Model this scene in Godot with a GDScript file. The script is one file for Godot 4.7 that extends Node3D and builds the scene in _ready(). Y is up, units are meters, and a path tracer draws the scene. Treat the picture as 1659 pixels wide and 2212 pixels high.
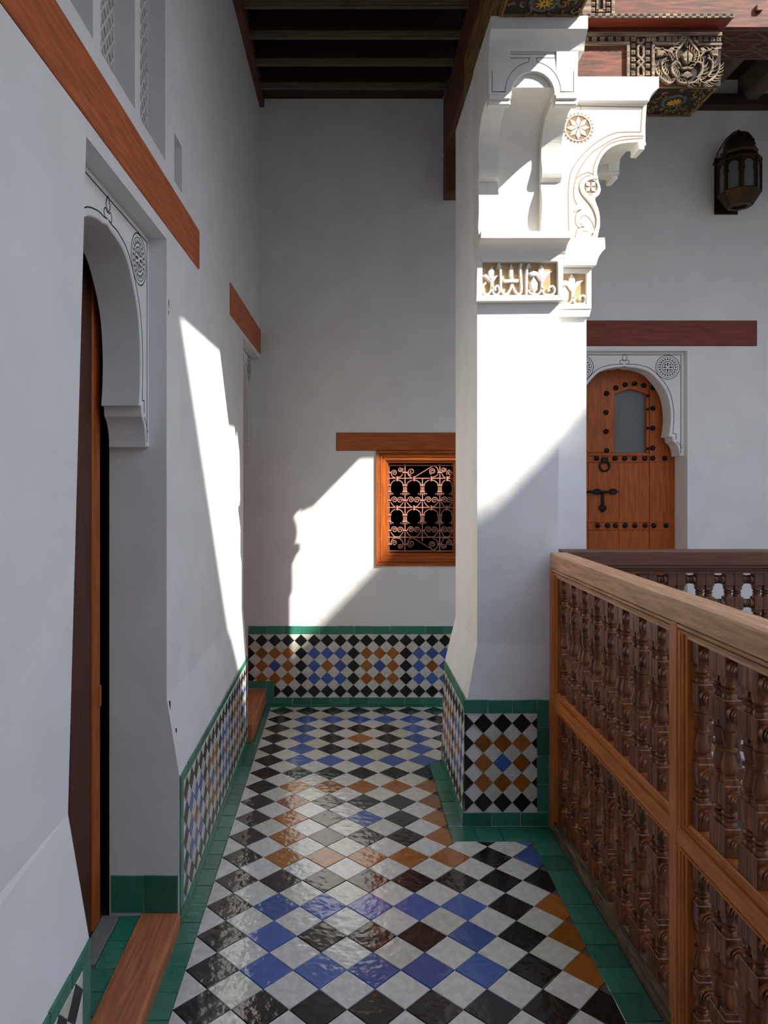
extends Node3D
# A riad gallery: the camera stands in the west gallery of a courtyard and looks north.
# World: x to the right, y up, the depth from the camera is D = -z. One pixel of the photograph is 1/1555 of a metre at one metre.

const F := 1555.0
const CX := 745.0
const CY := 1035.0
const EYE := 1.4

var M := {}
var rng := RandomNumberGenerator.new()


# ---------------------------------------------------------------- camera, light, sky
const EAST := 7.5
const EAST_TOP := 8.40
const SOUTH := -2.6
const SOUTH_TOP := 8.81
const SUN_TO := Vector3(0.971, 1.0, 0.735)

func _ready() -> void:
	var cam := Camera3D.new()
	cam.name = "camera"
	add_child(cam)
	cam.position = Vector3(0, EYE, 0)
	var near := 0.05
	cam.set_frustum(near * 2212.0 / F, Vector2((829.5 - CX) / F, (CY - 1106.0) / F) * near, near, 60.0)
	var we := WorldEnvironment.new()
	we.name = "environment"
	var env := Environment.new()
	env.background_mode = Environment.BG_SKY
	var sky := Sky.new()
	var sm := ProceduralSkyMaterial.new()
	sm.sky_top_color = Color(0.73, 0.81, 0.95)
	sm.sky_horizon_color = Color(0.90, 0.91, 0.93)
	sm.ground_bottom_color = Color(0.5, 0.47, 0.42)
	sm.ground_horizon_color = Color(0.75, 0.76, 0.76)
	sm.sky_energy_multiplier = 1.55
	sm.sun_angle_max = 1.0
	sky.sky_material = sm
	env.sky = sky
	env.tonemap_mode = Environment.TONE_MAPPER_LINEAR
	env.tonemap_exposure = 1.24
	env.sdfgi_enabled = true
	env.ssao_enabled = true
	env.ssil_enabled = true
	we.environment = env
	add_child(we)
	var sun := DirectionalLight3D.new()
	sun.name = "sun"
	sun.light_color = Color(1.0, 0.975, 0.93)
	sun.light_energy = 2.9
	sun.light_angular_distance = 0.53
	sun.shadow_enabled = true
	add_child(sun)
	sun.look_at_from_position(SUN_TO, Vector3.ZERO)
	rng.seed = 20
	make_materials()
	make_courtyard()
	make_floor()
	make_left_wall()
	make_back_wall()
	make_ceiling()
	make_pillar()
	make_beams()
	make_lintels()
	make_doors()
	make_windows()
	balustrade("wooden balustrade of turned posts beside the walkway, running towards the viewer from the pillar", Transform3D(Basis(Vector3(0, 0, 1), Vector3.UP, Vector3(-1, 0, 0)), P(0.825, 0, 2.899)), 2.9, [[0.065, 1.045], [1.145, 2.13]], "rail", "rail honey", "post", "z")
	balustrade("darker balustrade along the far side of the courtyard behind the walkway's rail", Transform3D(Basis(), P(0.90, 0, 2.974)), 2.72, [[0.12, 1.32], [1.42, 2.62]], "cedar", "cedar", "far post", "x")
	make_lantern()
	make_details()


# ---------------------------------------------------------------- mesh builder
class B:
	var v := PackedVector3Array()
	var n := PackedVector3Array()
	var x := Transform3D()

	func tri(a: Vector3, b: Vector3, c: Vector3) -> void:   # a, b, c run anticlockwise seen from outside
		a = x * a
		b = x * b
		c = x * c
		var nn := (b - a).cross(c - a)
		if nn.length_squared() < 1e-18:
			return
		nn = nn.normalized()
		if x.basis.determinant() < 0.0:
			v.append(a); v.append(b); v.append(c)
			nn = -nn
		else:
			v.append(a); v.append(c); v.append(b)
		n.append(nn); n.append(nn); n.append(nn)

	func quad(a: Vector3, b: Vector3, c: Vector3, d: Vector3) -> void:
		tri(a, b, c)
		tri(a, c, d)

	func stri(a: Vector3, b: Vector3, c: Vector3, na: Vector3, nb: Vector3, nc: Vector3) -> void:
		if (b - a).cross(c - a).length_squared() < 1e-18:
			return
		var bs := x.basis.inverse().transposed()
		na = (bs * na).normalized()
		nb = (bs * nb).normalized()
		nc = (bs * nc).normalized()
		if x.basis.determinant() < 0.0:
			v.append(x * a); v.append(x * b); v.append(x * c)
			n.append(na); n.append(nb); n.append(nc)
		else:
			v.append(x * a); v.append(x * c); v.append(x * b)
			n.append(na); n.append(nc); n.append(nb)

	func squad(a: Vector3, b: Vector3, c: Vector3, d: Vector3, na: Vector3, nb: Vector3, nc: Vector3, nd: Vector3) -> void:
		stri(a, b, c, na, nb, nc)
		stri(a, c, d, na, nc, nd)

	func box(lo: Vector3, hi: Vector3, e := 0.0) -> void:
		e = minf(e, minf(hi.x - lo.x, minf(hi.y - lo.y, hi.z - lo.z)) * 0.45)
		var c := (lo + hi) * 0.5
		var h := (hi - lo) * 0.5
		var P := func(s: Vector3, axis: int) -> Vector3:   # corner s, pushed in by e except along axis
			var q := h - Vector3(e, e, e)
			q[axis] = h[axis]
			return c + s * q
		for axis in 3:
			var a1 := (axis + 1) % 3
			var a2 := (axis + 2) % 3
			for s in [-1.0, 1.0]:
				var ps: Array[Vector3] = []
				for k in [[-1.0, -1.0], [1.0, -1.0], [1.0, 1.0], [-1.0, 1.0]]:
					var g := Vector3()
					g[axis] = s
					g[a1] = k[0] * s
					g[a2] = k[1]
					ps.append(P.call(g, axis))
				quad(ps[0], ps[1], ps[2], ps[3])
				if e > 0.0:
					for t in [-1.0, 1.0]:   # the edge between face axis/s and face a1/t
						var g0 := Vector3(); g0[axis] = s; g0[a1] = t; g0[a2] = -1.0
						var g1 := Vector3(); g1[axis] = s; g1[a1] = t; g1[a2] = 1.0
						var q := [P.call(g0, axis), P.call(g0, a1), P.call(g1, a1), P.call(g1, axis)]
						var mid: Vector3 = (q[0] + q[2]) * 0.5 - c
						out_quad(q[0], q[1], q[2], q[3], c + mid * 0.5)
		if e > 0.0:
			for sx in [-1.0, 1.0]:
				for sy in [-1.0, 1.0]:
					for sz in [-1.0, 1.0]:
						var g := Vector3(sx, sy, sz)
						out_tri(P.call(g, 0), P.call(g, 1), P.call(g, 2), c)

	func out_tri(a: Vector3, b: Vector3, c: Vector3, inside: Vector3) -> void:
		if (b - a).cross(c - a).dot((a + b + c) / 3.0 - inside) < 0.0:
			tri(a, c, b)
		else:
			tri(a, b, c)

	func out_quad(a: Vector3, b: Vector3, c: Vector3, d: Vector3, inside: Vector3) -> void:
		if (b - a).cross(c - a).dot((a + c) * 0.5 - inside) < 0.0:
			quad(a, d, c, b)
		else:
			quad(a, b, c, d)

	static func area(p: PackedVector2Array) -> float:
		var s := 0.0
		for i in p.size():
			s += p[i].cross(p[(i + 1) % p.size()])
		return s * 0.5

	static func inset(p: PackedVector2Array, e: float) -> PackedVector2Array:   # p anticlockwise
		var o := PackedVector2Array()
		var k := p.size()
		for i in k:
			var d0 := (p[i] - p[(i - 1 + k) % k]).normalized()
			var d1 := (p[(i + 1) % k] - p[i]).normalized()
			var n0 := Vector2(-d0.y, d0.x)
			var n1 := Vector2(-d1.y, d1.x)
			var m := n0 + n1
			var f := m.length_squared()
			o.append(p[i] + (m * (2.0 / maxf(f, 0.8)) * e if f > 0.01 else Vector2()))
		return o

	func face(p: PackedVector2Array, z: float, up: bool) -> void:
		var t := Geometry2D.triangulate_polygon(p)
		for i in range(0, t.size(), 3):
			var a := p[t[i]]
			var b := p[t[i + 1]]
			var c := p[t[i + 2]]
			if ((b - a).cross(c - a) > 0.0) != up:
				var s := b
				b = c
				c = s
			tri(Vector3(a.x, a.y, z), Vector3(b.x, b.y, z), Vector3(c.x, c.y, z))

	func prism(poly: PackedVector2Array, z0: float, z1: float, e := 0.0, back := true) -> void:   # outline in x, y, from z0 up to z1; the front edge bevelled by e
		var p := poly.duplicate()
		if area(p) < 0.0:
			p.reverse()
		var k := p.size()
		var q := inset(p, e) if e > 0.0 else p
		for i in k:
			var j := (i + 1) % k
			quad(Vector3(p[i].x, p[i].y, z0), Vector3(p[j].x, p[j].y, z0), Vector3(p[j].x, p[j].y, z1 - e), Vector3(p[i].x, p[i].y, z1 - e))
			if e > 0.0:
				quad(Vector3(p[i].x, p[i].y, z1 - e), Vector3(p[j].x, p[j].y, z1 - e), Vector3(q[j].x, q[j].y, z1), Vector3(q[i].x, q[i].y, z1))
		face(q, z1, true)
		if back:
			face(p, z0, false)

	func lathe(prof: PackedVector2Array, segs := 12, turn := 0.0, smooth := true) -> void:   # prof: (radius, y), from below upwards
		var k := prof.size()
		var sn: Array[Vector2] = []
		for i in k - 1:
			var d := prof[i + 1] - prof[i]
			sn.append(Vector2(d.y, -d.x).normalized())
		for i in k - 1:
			var na := sn[i]
			var nb := sn[i]
			if i > 0 and sn[i - 1].dot(sn[i]) > 0.6:
				na = (sn[i - 1] + sn[i]).normalized()
			if i < k - 2 and sn[i + 1].dot(sn[i]) > 0.6:
				nb = (sn[i + 1] + sn[i]).normalized()
			for s in segs:
				var a0 := turn + TAU * s / segs
				var a1 := turn + TAU * (s + 1) / segs
				var d0 := Vector3(cos(a0), 0, -sin(a0))
				var d1 := Vector3(cos(a1), 0, -sin(a1))
				var up := Vector3.UP
				var p00 := d0 * prof[i].x + up * prof[i].y
				var p10 := d1 * prof[i].x + up * prof[i].y
				var p01 := d0 * prof[i + 1].x + up * prof[i + 1].y
				var p11 := d1 * prof[i + 1].x + up * prof[i + 1].y
				if smooth:
					squad(p00, p10, p11, p01, d0 * na.x + up * na.y, d1 * na.x + up * na.y, d1 * nb.x + up * nb.y, d0 * nb.x + up * nb.y)
				else:
					quad(p00, p10, p11, p01)

	func tube(pts: PackedVector3Array, r: float, segs := 6, r_end := -1.0) -> void:
		var k := pts.size()
		if r_end < 0.0:
			r_end = r
		var t := (pts[1] - pts[0]).normalized()
		var u := t.cross(Vector3.UP if absf(t.y) < 0.9 else Vector3.RIGHT).normalized()
		var rings: Array[PackedVector3Array] = []
		var norms: Array[PackedVector3Array] = []
		for i in k:
			t = (pts[mini(i + 1, k - 1)] - pts[maxi(i - 1, 0)]).normalized()
			u = (u - t * u.dot(t)).normalized()
			var w := t.cross(u)
			var rr := lerpf(r, r_end, float(i) / (k - 1))
			var ring := PackedVector3Array()
			var nr := PackedVector3Array()
			for s in segs:
				var d := u * cos(TAU * s / segs) + w * sin(TAU * s / segs)
				nr.append(d)
				ring.append(pts[i] + d * rr)
			rings.append(ring)
			norms.append(nr)
		for i in k - 1:
			for s in segs:
				var e := (s + 1) % segs
				squad(rings[i][s], rings[i][e], rings[i + 1][e], rings[i + 1][s], norms[i][s], norms[i][e], norms[i + 1][e], norms[i + 1][s])
		for s in range(1, segs - 1):
			tri(rings[0][0], rings[0][s + 1], rings[0][s])
			tri(rings[k - 1][0], rings[k - 1][s], rings[k - 1][s + 1])

	func stroke(pts: PackedVector2Array, w: float, z0: float, z1: float, w_end := -1.0, top := 0.65) -> void:   # a raised band along a line in the x, y plane
		var k := pts.size()
		if w_end < 0.0:
			w_end = w
		var closed := k > 3 and pts[0].distance_to(pts[k - 1]) < 1e-5
		var L: Array[PackedVector3Array] = []
		for i in k:
			var d0 := pts[i] - pts[i - 1] if i > 0 else (pts[k - 1] - pts[k - 2] if closed else pts[1] - pts[0])
			var d1 := pts[i + 1] - pts[i] if i < k - 1 else (pts[1] - pts[0] if closed else d0)
			if i == 0 and not closed:
				d0 = d1
			var m := (d0.normalized() + d1.normalized())
			m = m.normalized() if m.length() > 0.05 else d1.normalized()
			var nn := Vector2(-m.y, m.x)
			var ww := lerpf(w, w_end, float(i) / (k - 1)) * 0.5
			var f := 1.0 / maxf(0.55, absf(m.dot(d1.normalized())))
			nn *= ww * f
			L.append(PackedVector3Array([
				Vector3(pts[i].x - nn.x, pts[i].y - nn.y, z0), Vector3(pts[i].x - nn.x * top, pts[i].y - nn.y * top, z1),
				Vector3(pts[i].x + nn.x * top, pts[i].y + nn.y * top, z1), Vector3(pts[i].x + nn.x, pts[i].y + nn.y, z0)]))
		for i in k - 1:
			for j in 3:
				quad(L[i][j], L[i + 1][j], L[i + 1][j + 1], L[i][j + 1])
		if not closed:
			quad(L[0][0], L[0][1], L[0][2], L[0][3])
			quad(L[k - 1][3], L[k - 1][2], L[k - 1][1], L[k - 1][0])

	func mesh() -> ArrayMesh:
		var a := []
		a.resize(Mesh.ARRAY_MAX)
		a[Mesh.ARRAY_VERTEX] = v
		a[Mesh.ARRAY_NORMAL] = n
		var m := ArrayMesh.new()
		if v.size():
			m.add_surface_from_arrays(Mesh.PRIMITIVE_TRIANGLES, a)
		return m


# ---------------------------------------------------------------- nodes
func numbered(called: String) -> String:
	if not has_node(NodePath(called)):
		return called
	var i := 1
	while has_node(NodePath("%s_%03d" % [called, i])):
		i += 1
	return "%s_%03d" % [called, i]


func tag(o: Node3D, label: String, category: String, group := "", kind := "") -> void:
	if label: o.set_meta("label", label)
	if category: o.set_meta("category", category)
	if group: o.set_meta("group", group)
	if kind: o.set_meta("kind", kind)


func thing(called: String, label: String, category: String, at := Transform3D(), group := "", kind := "") -> Node3D:
	var o := Node3D.new()
	o.name = numbered(called)
	add_child(o)
	o.transform = at
	tag(o, label, category, group, kind)
	return o


func put(called: String, mesh: Mesh, m: Material, parent: Node3D, at := Transform3D()) -> MeshInstance3D:
	var o := MeshInstance3D.new()
	o.name = called if parent != self else numbered(called)
	o.mesh = mesh
	o.material_override = m
	parent.add_child(o, true)
	o.transform = at
	return o


func P(x: float, y: float, d: float) -> Vector3:
	return Vector3(x, y, -d)


func V2(a: Array) -> PackedVector2Array:
	var o := PackedVector2Array()
	for p in a:
		o.append(Vector2(p[0], p[1]))
	return o


func smooth(p: PackedVector2Array, each := 5) -> PackedVector2Array:
	var o := PackedVector2Array()
	var k := p.size()
	for i in k - 1:
		var a := p[maxi(i - 1, 0)]
		var d := p[mini(i + 2, k - 1)]
		for s in each:
			o.append(p[i].cubic_interpolate(p[i + 1], a, d, float(s) / each))
	o.append(p[k - 1])
	return o


func circle(c: Vector2, r: float, k := 28, closed := true) -> PackedVector2Array:
	var o := PackedVector2Array()
	for i in (k + 1 if closed else k):
		o.append(c + Vector2.from_angle(TAU * (i % k) / k) * r)
	return o


func spiral(c: Vector2, r0: float, r1: float, a0: float, a1: float, k := 20) -> PackedVector2Array:
	var o := PackedVector2Array()
	for i in k + 1:
		var t := float(i) / k
		o.append(c + Vector2.from_angle(lerpf(a0, a1, t)) * lerpf(r0, r1, t))
	return o


func to3(p: PackedVector2Array, z := 0.0) -> PackedVector3Array:
	var o := PackedVector3Array()
	for q in p:
		o.append(Vector3(q.x, q.y, z))
	return o


func rect2(x0: float, y0: float, x1: float, y1: float) -> PackedVector2Array:
	return PackedVector2Array([Vector2(x0, y0), Vector2(x1, y0), Vector2(x1, y1), Vector2(x0, y1)])


func box_mesh(lo: Vector3, hi: Vector3, e := 0.0) -> ArrayMesh:
	var b := B.new()
	b.box(lo, hi, e)
	return b.mesh()


# ---------------------------------------------------------------- materials
func noise_tex(freq: float, type: int, octaves: int, seed_: int, lo: Color, hi: Color, size := 512, gain := 0.5) -> NoiseTexture2D:
	var f := FastNoiseLite.new()
	f.noise_type = type
	f.frequency = freq
	f.fractal_octaves = octaves
	f.fractal_gain = gain
	f.seed = seed_
	var t := NoiseTexture2D.new()
	t.width = size
	t.height = size
	t.seamless = true
	t.noise = f
	var g := Gradient.new()
	g.set_color(0, lo)
	g.set_color(1, hi)
	t.color_ramp = g
	return t


func mat(name_: String, c: Color, rough: float, tex: Texture2D = null, scale := Vector3.ONE, bump: Texture2D = null, bump_cm := 0.0, world := true) -> StandardMaterial3D:
	var m := StandardMaterial3D.new()
	m.resource_name = name_
	m.albedo_color = c
	m.roughness = rough
	m.uv1_triplanar = true
	m.uv1_world_triplanar = world
	m.uv1_scale = scale
	m.uv1_triplanar_sharpness = 4.0
	if tex:
		m.albedo_texture = tex
	if bump:
		m.heightmap_enabled = true
		m.heightmap_texture = bump
		m.heightmap_scale = bump_cm
	M[name_] = m
	return m


func c8(r: int, g: int, b: int) -> Color:
	return Color8(r, g, b)


func make_materials() -> void:
	var t_plaster := noise_tex(0.008, FastNoiseLite.TYPE_SIMPLEX_SMOOTH, 4, 3, Color(0.962, 0.96, 0.956), Color(1, 1, 1))
	var h_plaster := noise_tex(0.012, FastNoiseLite.TYPE_SIMPLEX_SMOOTH, 5, 7, Color.BLACK, Color.WHITE, 512, 0.45)
	var t_wood := noise_tex(0.02, FastNoiseLite.TYPE_SIMPLEX_SMOOTH, 5, 11, Color(0.7, 0.67, 0.65), Color(1, 1, 1), 512, 0.6)
	var t_worn := noise_tex(0.02, FastNoiseLite.TYPE_SIMPLEX_SMOOTH, 5, 13, Color(0.25, 0.23, 0.22), Color(1, 1, 1), 512, 0.65)
	var t_tile := noise_tex(0.016, FastNoiseLite.TYPE_SIMPLEX_SMOOTH, 4, 17, Color(0.86, 0.86, 0.86), Color(1, 1, 1), 512, 0.6)
	var h_tile := noise_tex(0.014, FastNoiseLite.TYPE_SIMPLEX_SMOOTH, 4, 23, Color.BLACK, Color.WHITE, 512, 0.4)
	var white := Color(0.945, 0.942, 0.934)
	mat("plaster", white, 0.85, t_plaster, Vector3.ONE * 0.7, h_plaster, 0.35)
	mat("carved plaster", Color(0.915, 0.9, 0.868), 0.85, t_plaster, Vector3.ONE * 1.5, h_plaster, 0.12)
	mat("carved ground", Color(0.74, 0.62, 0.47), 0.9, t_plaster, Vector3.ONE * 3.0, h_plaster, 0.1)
	mat("groove shade and dust", Color(0.52, 0.42, 0.30), 0.95)  # tan dust, deepened in colour to replace the shade of uncut grooves
	mat("groove shade and dirt", Color(0.2, 0.19, 0.19), 0.95)  # painted dark for the shade and dirt inside grooves that are not cut
	mat("grout", Color(0.62, 0.58, 0.52), 0.95, t_plaster, Vector3.ONE * 2.0)
	mat("floor grout", Color(0.36, 0.33, 0.29), 0.95, t_plaster, Vector3.ONE * 2.0)
	var tones := {"white": c8(238, 234, 223), "black": c8(26, 25, 26), "blue": c8(78, 110, 186), "brown": c8(176, 104, 34), "green": c8(58, 138, 113)}
	for k in tones:
		for i in 3:
			var c: Color = tones[k]
			c = c.lightened(0.05) if i == 1 else (c.darkened(0.12) if i == 2 else c)
			if k == "white" and i == 2:
				c = c8(226, 224, 204)
			mat("floor %s %d" % [k, i], c, 0.13, t_tile, Vector3.ONE * 3.1, h_tile, 0.1).metallic_specular = 0.75
			mat("wall %s %d" % [k, i], c.lightened(0.04) if k == "white" else c, 0.3, t_tile, Vector3.ONE * 3.1, h_tile, 0.07)
	var woods := {
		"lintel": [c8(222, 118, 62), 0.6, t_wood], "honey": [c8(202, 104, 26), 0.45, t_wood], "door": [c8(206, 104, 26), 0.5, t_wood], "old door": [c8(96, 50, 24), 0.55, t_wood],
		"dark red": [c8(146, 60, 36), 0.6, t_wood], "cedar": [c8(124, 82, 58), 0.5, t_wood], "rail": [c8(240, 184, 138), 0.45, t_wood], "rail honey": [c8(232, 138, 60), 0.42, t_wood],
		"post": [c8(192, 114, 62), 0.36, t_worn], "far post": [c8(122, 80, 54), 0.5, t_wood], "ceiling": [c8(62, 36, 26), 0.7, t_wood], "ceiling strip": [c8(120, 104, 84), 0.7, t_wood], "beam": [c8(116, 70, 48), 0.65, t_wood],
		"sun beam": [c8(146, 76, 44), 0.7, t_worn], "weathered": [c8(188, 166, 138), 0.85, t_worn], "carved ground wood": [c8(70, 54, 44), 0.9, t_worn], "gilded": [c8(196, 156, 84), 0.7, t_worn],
		"sill": [c8(224, 140, 92), 0.5, t_wood], "dusty": [c8(170, 146, 116), 0.85, t_worn],
	}
	for k in woods:
		var w: Array = woods[k]
		for axis in 3:
			var s := Vector3.ONE * 5.0
			s[axis] = 0.45
			mat(k + " " + "xyz"[axis], w[0], w[1], w[2], s, t_wood, 0.06)
	var iron := mat("iron", c8(40, 34, 32), 0.5)
	iron.metallic = 0.6
	mat("painted iron", c8(166, 116, 98), 0.5)
	var brass := mat("brass", c8(112, 82, 44), 0.45, t_worn, Vector3.ONE * 8.0)
	brass.metallic = 0.7
	mat("grey paint", c8(128, 134, 130), 0.8, t_worn, Vector3.ONE * 6.0)
	mat("yellow paint", c8(196, 150, 40), 0.7)
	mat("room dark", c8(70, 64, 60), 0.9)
	mat("marble", c8(150, 142, 136), 0.4, t_tile, Vector3.ONE * 2.0)
	mat("courtyard floor", c8(190, 184, 172), 0.6, t_tile, Vector3.ONE)
	mat("frosted pane", c8(104, 108, 110), 0.35)
	var pane := StandardMaterial3D.new()
	pane.resource_name = "lantern glass"
	pane.albedo_color = Color(0.72, 0.78, 0.78, 0.75)
	pane.transparency = BaseMaterial3D.TRANSPARENCY_ALPHA
	pane.roughness = 0.3
	M["lantern glass"] = pane


# ---------------------------------------------------------------- tiles
var tile_cache := {}

func floor_frame() -> Transform3D:   # x to the right, y away from the camera, z up
	return Transform3D(Basis(Vector3(1, 0, 0), Vector3(0, 0, -1), Vector3(0, 1, 0)), Vector3())


func tile(parent: Node3D, called: String, poly: PackedVector2Array, family: String, colour: String, frame: Transform3D, z: float, thick: float, tilt: float, key := "") -> void:
	var c := Vector2()
	for q in poly:
		c += q / poly.size()
	var m: Mesh = tile_cache.get(key) if key else null
	if m == null:
		var loc := PackedVector2Array()
		for q in poly:
			loc.append(q - c)
		var b := B.new()
		b.prism(loc, 0.0, thick, minf(0.0012, thick * 0.3), false)
		m = b.mesh()
		if key:
			tile_cache[key] = m
	var bs := Basis.from_euler(Vector3(rng.randf_range(-tilt, tilt), rng.randf_range(-tilt, tilt), 0))
	var r := rng.randf()
	put(called, m, M["%s %s %d" % [family, colour, 0 if r < 0.5 else (1 if r < 0.75 else 2)]], parent, frame * Transform3D(bs, Vector3(c.x, c.y, z + rng.randf_range(-0.0004, 0.0004))))


func diamond(cx: float, cy: float, hx: float, hy: float) -> PackedVector2Array:
	return PackedVector2Array([Vector2(cx - hx, cy), Vector2(cx, cy - hy), Vector2(cx + hx, cy), Vector2(cx, cy + hy)])


func diamond_field(parent: Node3D, frame: Transform3D, region: PackedVector2Array, origin: Vector2, px: float, py: float, family: String, colour: Callable, gap: float, z: float, thick: float, tilt: float, loose := false) -> void:
	var lo := region[0]
	var hi := region[0]
	for q in region:
		lo = lo.min(q)
		hi = hi.max(q)
	var joined := {}
	var i0 := floori((lo.x - origin.x) / px) - 1
	var i1 := ceili((hi.x - origin.x) / px) + 1
	var j0 := floori((lo.y - origin.y) / py) - 1
	var j1 := ceili((hi.y - origin.y) / py) + 1
	for j in range(j0, j1 + 1):
		for i in range(i0, i1 + 1):
			for half in 2:
				var c := origin + Vector2((i + 0.5 * half) * px, (j + 0.5 * half) * py)
				var d := diamond(c.x, c.y, px * 0.5 - gap, py * 0.5 - gap)
				var all_in := true
				for q in d:
					if not Geometry2D.is_point_in_polygon(q, region):
						all_in = false
				var parts: Array = [d] if all_in else Geometry2D.intersect_polygons(d, region)
				for p: PackedVector2Array in parts:
					if absf(B.area(p)) < 0.04 * px * py or p.size() < 3:
						continue
					var k: String = "white" if half == 1 else colour.call(i, j)
					if loose:
						if not joined.has(k):
							joined[k] = B.new()
						joined[k].x = frame * Transform3D(Basis(), Vector3(0, 0, z))
						joined[k].prism(p, 0.0, thick, thick * 0.3, false)
					else:
						tile(parent, "tile", p, family, k, frame, z, thick, tilt, "%s%.4f" % [family, px] if all_in else "")
	if loose and joined.size():
		var am := ArrayMesh.new()
		for k in joined:
			var a := []
			a.resize(Mesh.ARRAY_MAX)
			a[Mesh.ARRAY_VERTEX] = joined[k].v
			a[Mesh.ARRAY_NORMAL] = joined[k].n
			am.add_surface_from_arrays(Mesh.PRIMITIVE_TRIANGLES, a)
			am.surface_set_material(am.get_surface_count() - 1, M["%s %s 0" % [family, k]])
		var o := MeshInstance3D.new()
		o.name = "tile_field"
		o.mesh = am
		parent.add_child(o, true)
		o.set_meta("kind", "stuff")


func strip(parent: Node3D, frame: Transform3D, lo: Vector2, hi: Vector2, length: float, along_y: bool, family: String, z: float, thick: float, colour := "green") -> void:   # a row of border tiles filling a rectangle
	var total := hi.y - lo.y if along_y else hi.x - lo.x
	var k := maxi(1, roundi(total / length))
	var step := total / k
	for i in k:
		var a := lo + (Vector2(0, step * i) if along_y else Vector2(step * i, 0))
		var c := Vector2(hi.x, a.y + step) if along_y else Vector2(a.x + step, hi.y)
		var g := 0.0013
		var j := func() -> float: return rng.randf_range(-0.0012, 0.0012)
		tile(parent, "border_tile", PackedVector2Array([Vector2(a.x + g + j.call(), a.y + g + j.call()), Vector2(c.x - g + j.call(), a.y + g + j.call()), Vector2(c.x - g + j.call(), c.y - g + j.call()), Vector2(a.x + g + j.call(), c.y - g + j.call())]), family, colour, frame, z, thick, 0.004)


func floor_colour(c: int, r: int) -> String:
	if r > 16 or r < 0:
		r = posmod(r, 16)
	if c == 0:
		return "black"
	if c > 5:
		if c == 6:
			return "black"
		if c == 7 and r <= 6:
			return "blue" if r >= 5 else ("brown" if r > 0 and r < 4 else "black")
		return ["black", "brown", "blue", "brown"][posmod(c + r, 4)] if r > 10 and r < 16 else "black"
	match r:
		16, 10, 4, 0: return "black"
		15, 11: return "blue"
		14, 12: return "blue" if c == 1 or c == 5 else "black"
		13: return "blue" if c == 1 or c == 5 else ("brown" if c == 3 else "black")
		9, 5: return "brown"
		8, 6: return "brown" if c == 1 or c == 5 else "black"
		7: return "brown" if c == 1 or c == 5 else ("blue" if c == 3 else "black")
		3, 1: return "blue"
		2: return "blue" if c == 1 or c == 5 else "black"
	return "black"


func dado_colour(i: int, j: int, first_brown: bool) -> String:   # squares of three by three between black rows and columns, brown round blue and blue round brown in turn
	if j <= 0 or j >= 4 or posmod(i, 4) == 0:
		return "black"
	var brown := (posmod(floori(i / 4.0), 2) == 0) == first_brown
	if posmod(i, 4) == 2 and j == 2:
		brown = not brown
	return "brown" if brown else "blue"


# ---------------------------------------------------------------- setting
func left_frame() -> Transform3D:   # the left wall: x away from the camera, y up, z into the gallery
	return Transform3D(Basis(Vector3(0.013, 0, -1).normalized(), Vector3.UP, Vector3(1, 0, 0.013).normalized()), Vector3(-0.58625, 0, 0))


func holed(b: B, u0: float, u1: float, v0: float, v1: float, t: float, holes: Array) -> void:   # a slab from z = -t to 0 with rectangular holes [u0, u1, v0, v1, depth]
	var us := [u0, u1]
	var vs := [v0, v1]
	for h in holes:
		us.append(h[0]); us.append(h[1]); vs.append(h[2]); vs.append(h[3])
	us.sort(); vs.sort()
	for i in us.size() - 1:
		for j in vs.size() - 1:
			var a: float = us[i]
			var c: float = us[i + 1]
			var d: float = vs[j]
			var e: float = vs[j + 1]
			if c - a < 1e-5 or e - d < 1e-5 or a < u0 - 1e-5 or c > u1 + 1e-5 or d < v0 - 1e-5 or e > v1 + 1e-5:
				continue
			var deep := 0.0
			for h in holes:
				if a > h[0] - 1e-5 and c < h[1] + 1e-5 and d > h[2] - 1e-5 and e < h[3] + 1e-5:
					deep = h[4]
			if deep < t:
				b.quad(Vector3(a, d, -deep), Vector3(c, d, -deep), Vector3(c, e, -deep), Vector3(a, e, -deep))
				b.quad(Vector3(c, d, -t), Vector3(a, d, -t), Vector3(a, e, -t), Vector3(c, e, -t))
	for h in holes:
		var z: float = -minf(h[4], t)
		b.quad(Vector3(h[0], h[2], 0), Vector3(h[0], h[2], z), Vector3(h[0], h[3], z), Vector3(h[0], h[3], 0)) if false else b.quad(Vector3(h[0], h[2], z), Vector3(h[0], h[2], 0), Vector3(h[0], h[3], 0), Vector3(h[0], h[3], z))
		b.quad(Vector3(h[1], h[2], 0), Vector3(h[1], h[2], z), Vector3(h[1], h[3], z), Vector3(h[1], h[3], 0))
		if h[3] < v1 - 1e-4:
			b.quad(Vector3(h[0], h[3], 0), Vector3(h[1], h[3], 0), Vector3(h[1], h[3], z), Vector3(h[0], h[3], z))
		if h[2] > v0 + 1e-4:
			b.quad(Vector3(h[0], h[2], z), Vector3(h[1], h[2], z), Vector3(h[1], h[2], 0), Vector3(h[0], h[2], 0))
	b.quad(Vector3(u0, v0, -t), Vector3(u1, v0, -t), Vector3(u1, v0, 0), Vector3(u0, v0, 0))
	b.quad(Vector3(u0, v1, 0), Vector3(u1, v1, 0), Vector3(u1, v1, -t), Vector3(u0, v1, -t))
	b.quad(Vector3(u0, v0, -t), Vector3(u0, v0, 0), Vector3(u0, v1, 0), Vector3(u0, v1, -t))
	b.quad(Vector3(u1, v0, 0), Vector3(u1, v0, -t), Vector3(u1, v1, -t), Vector3(u1, v1, 0))


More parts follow.
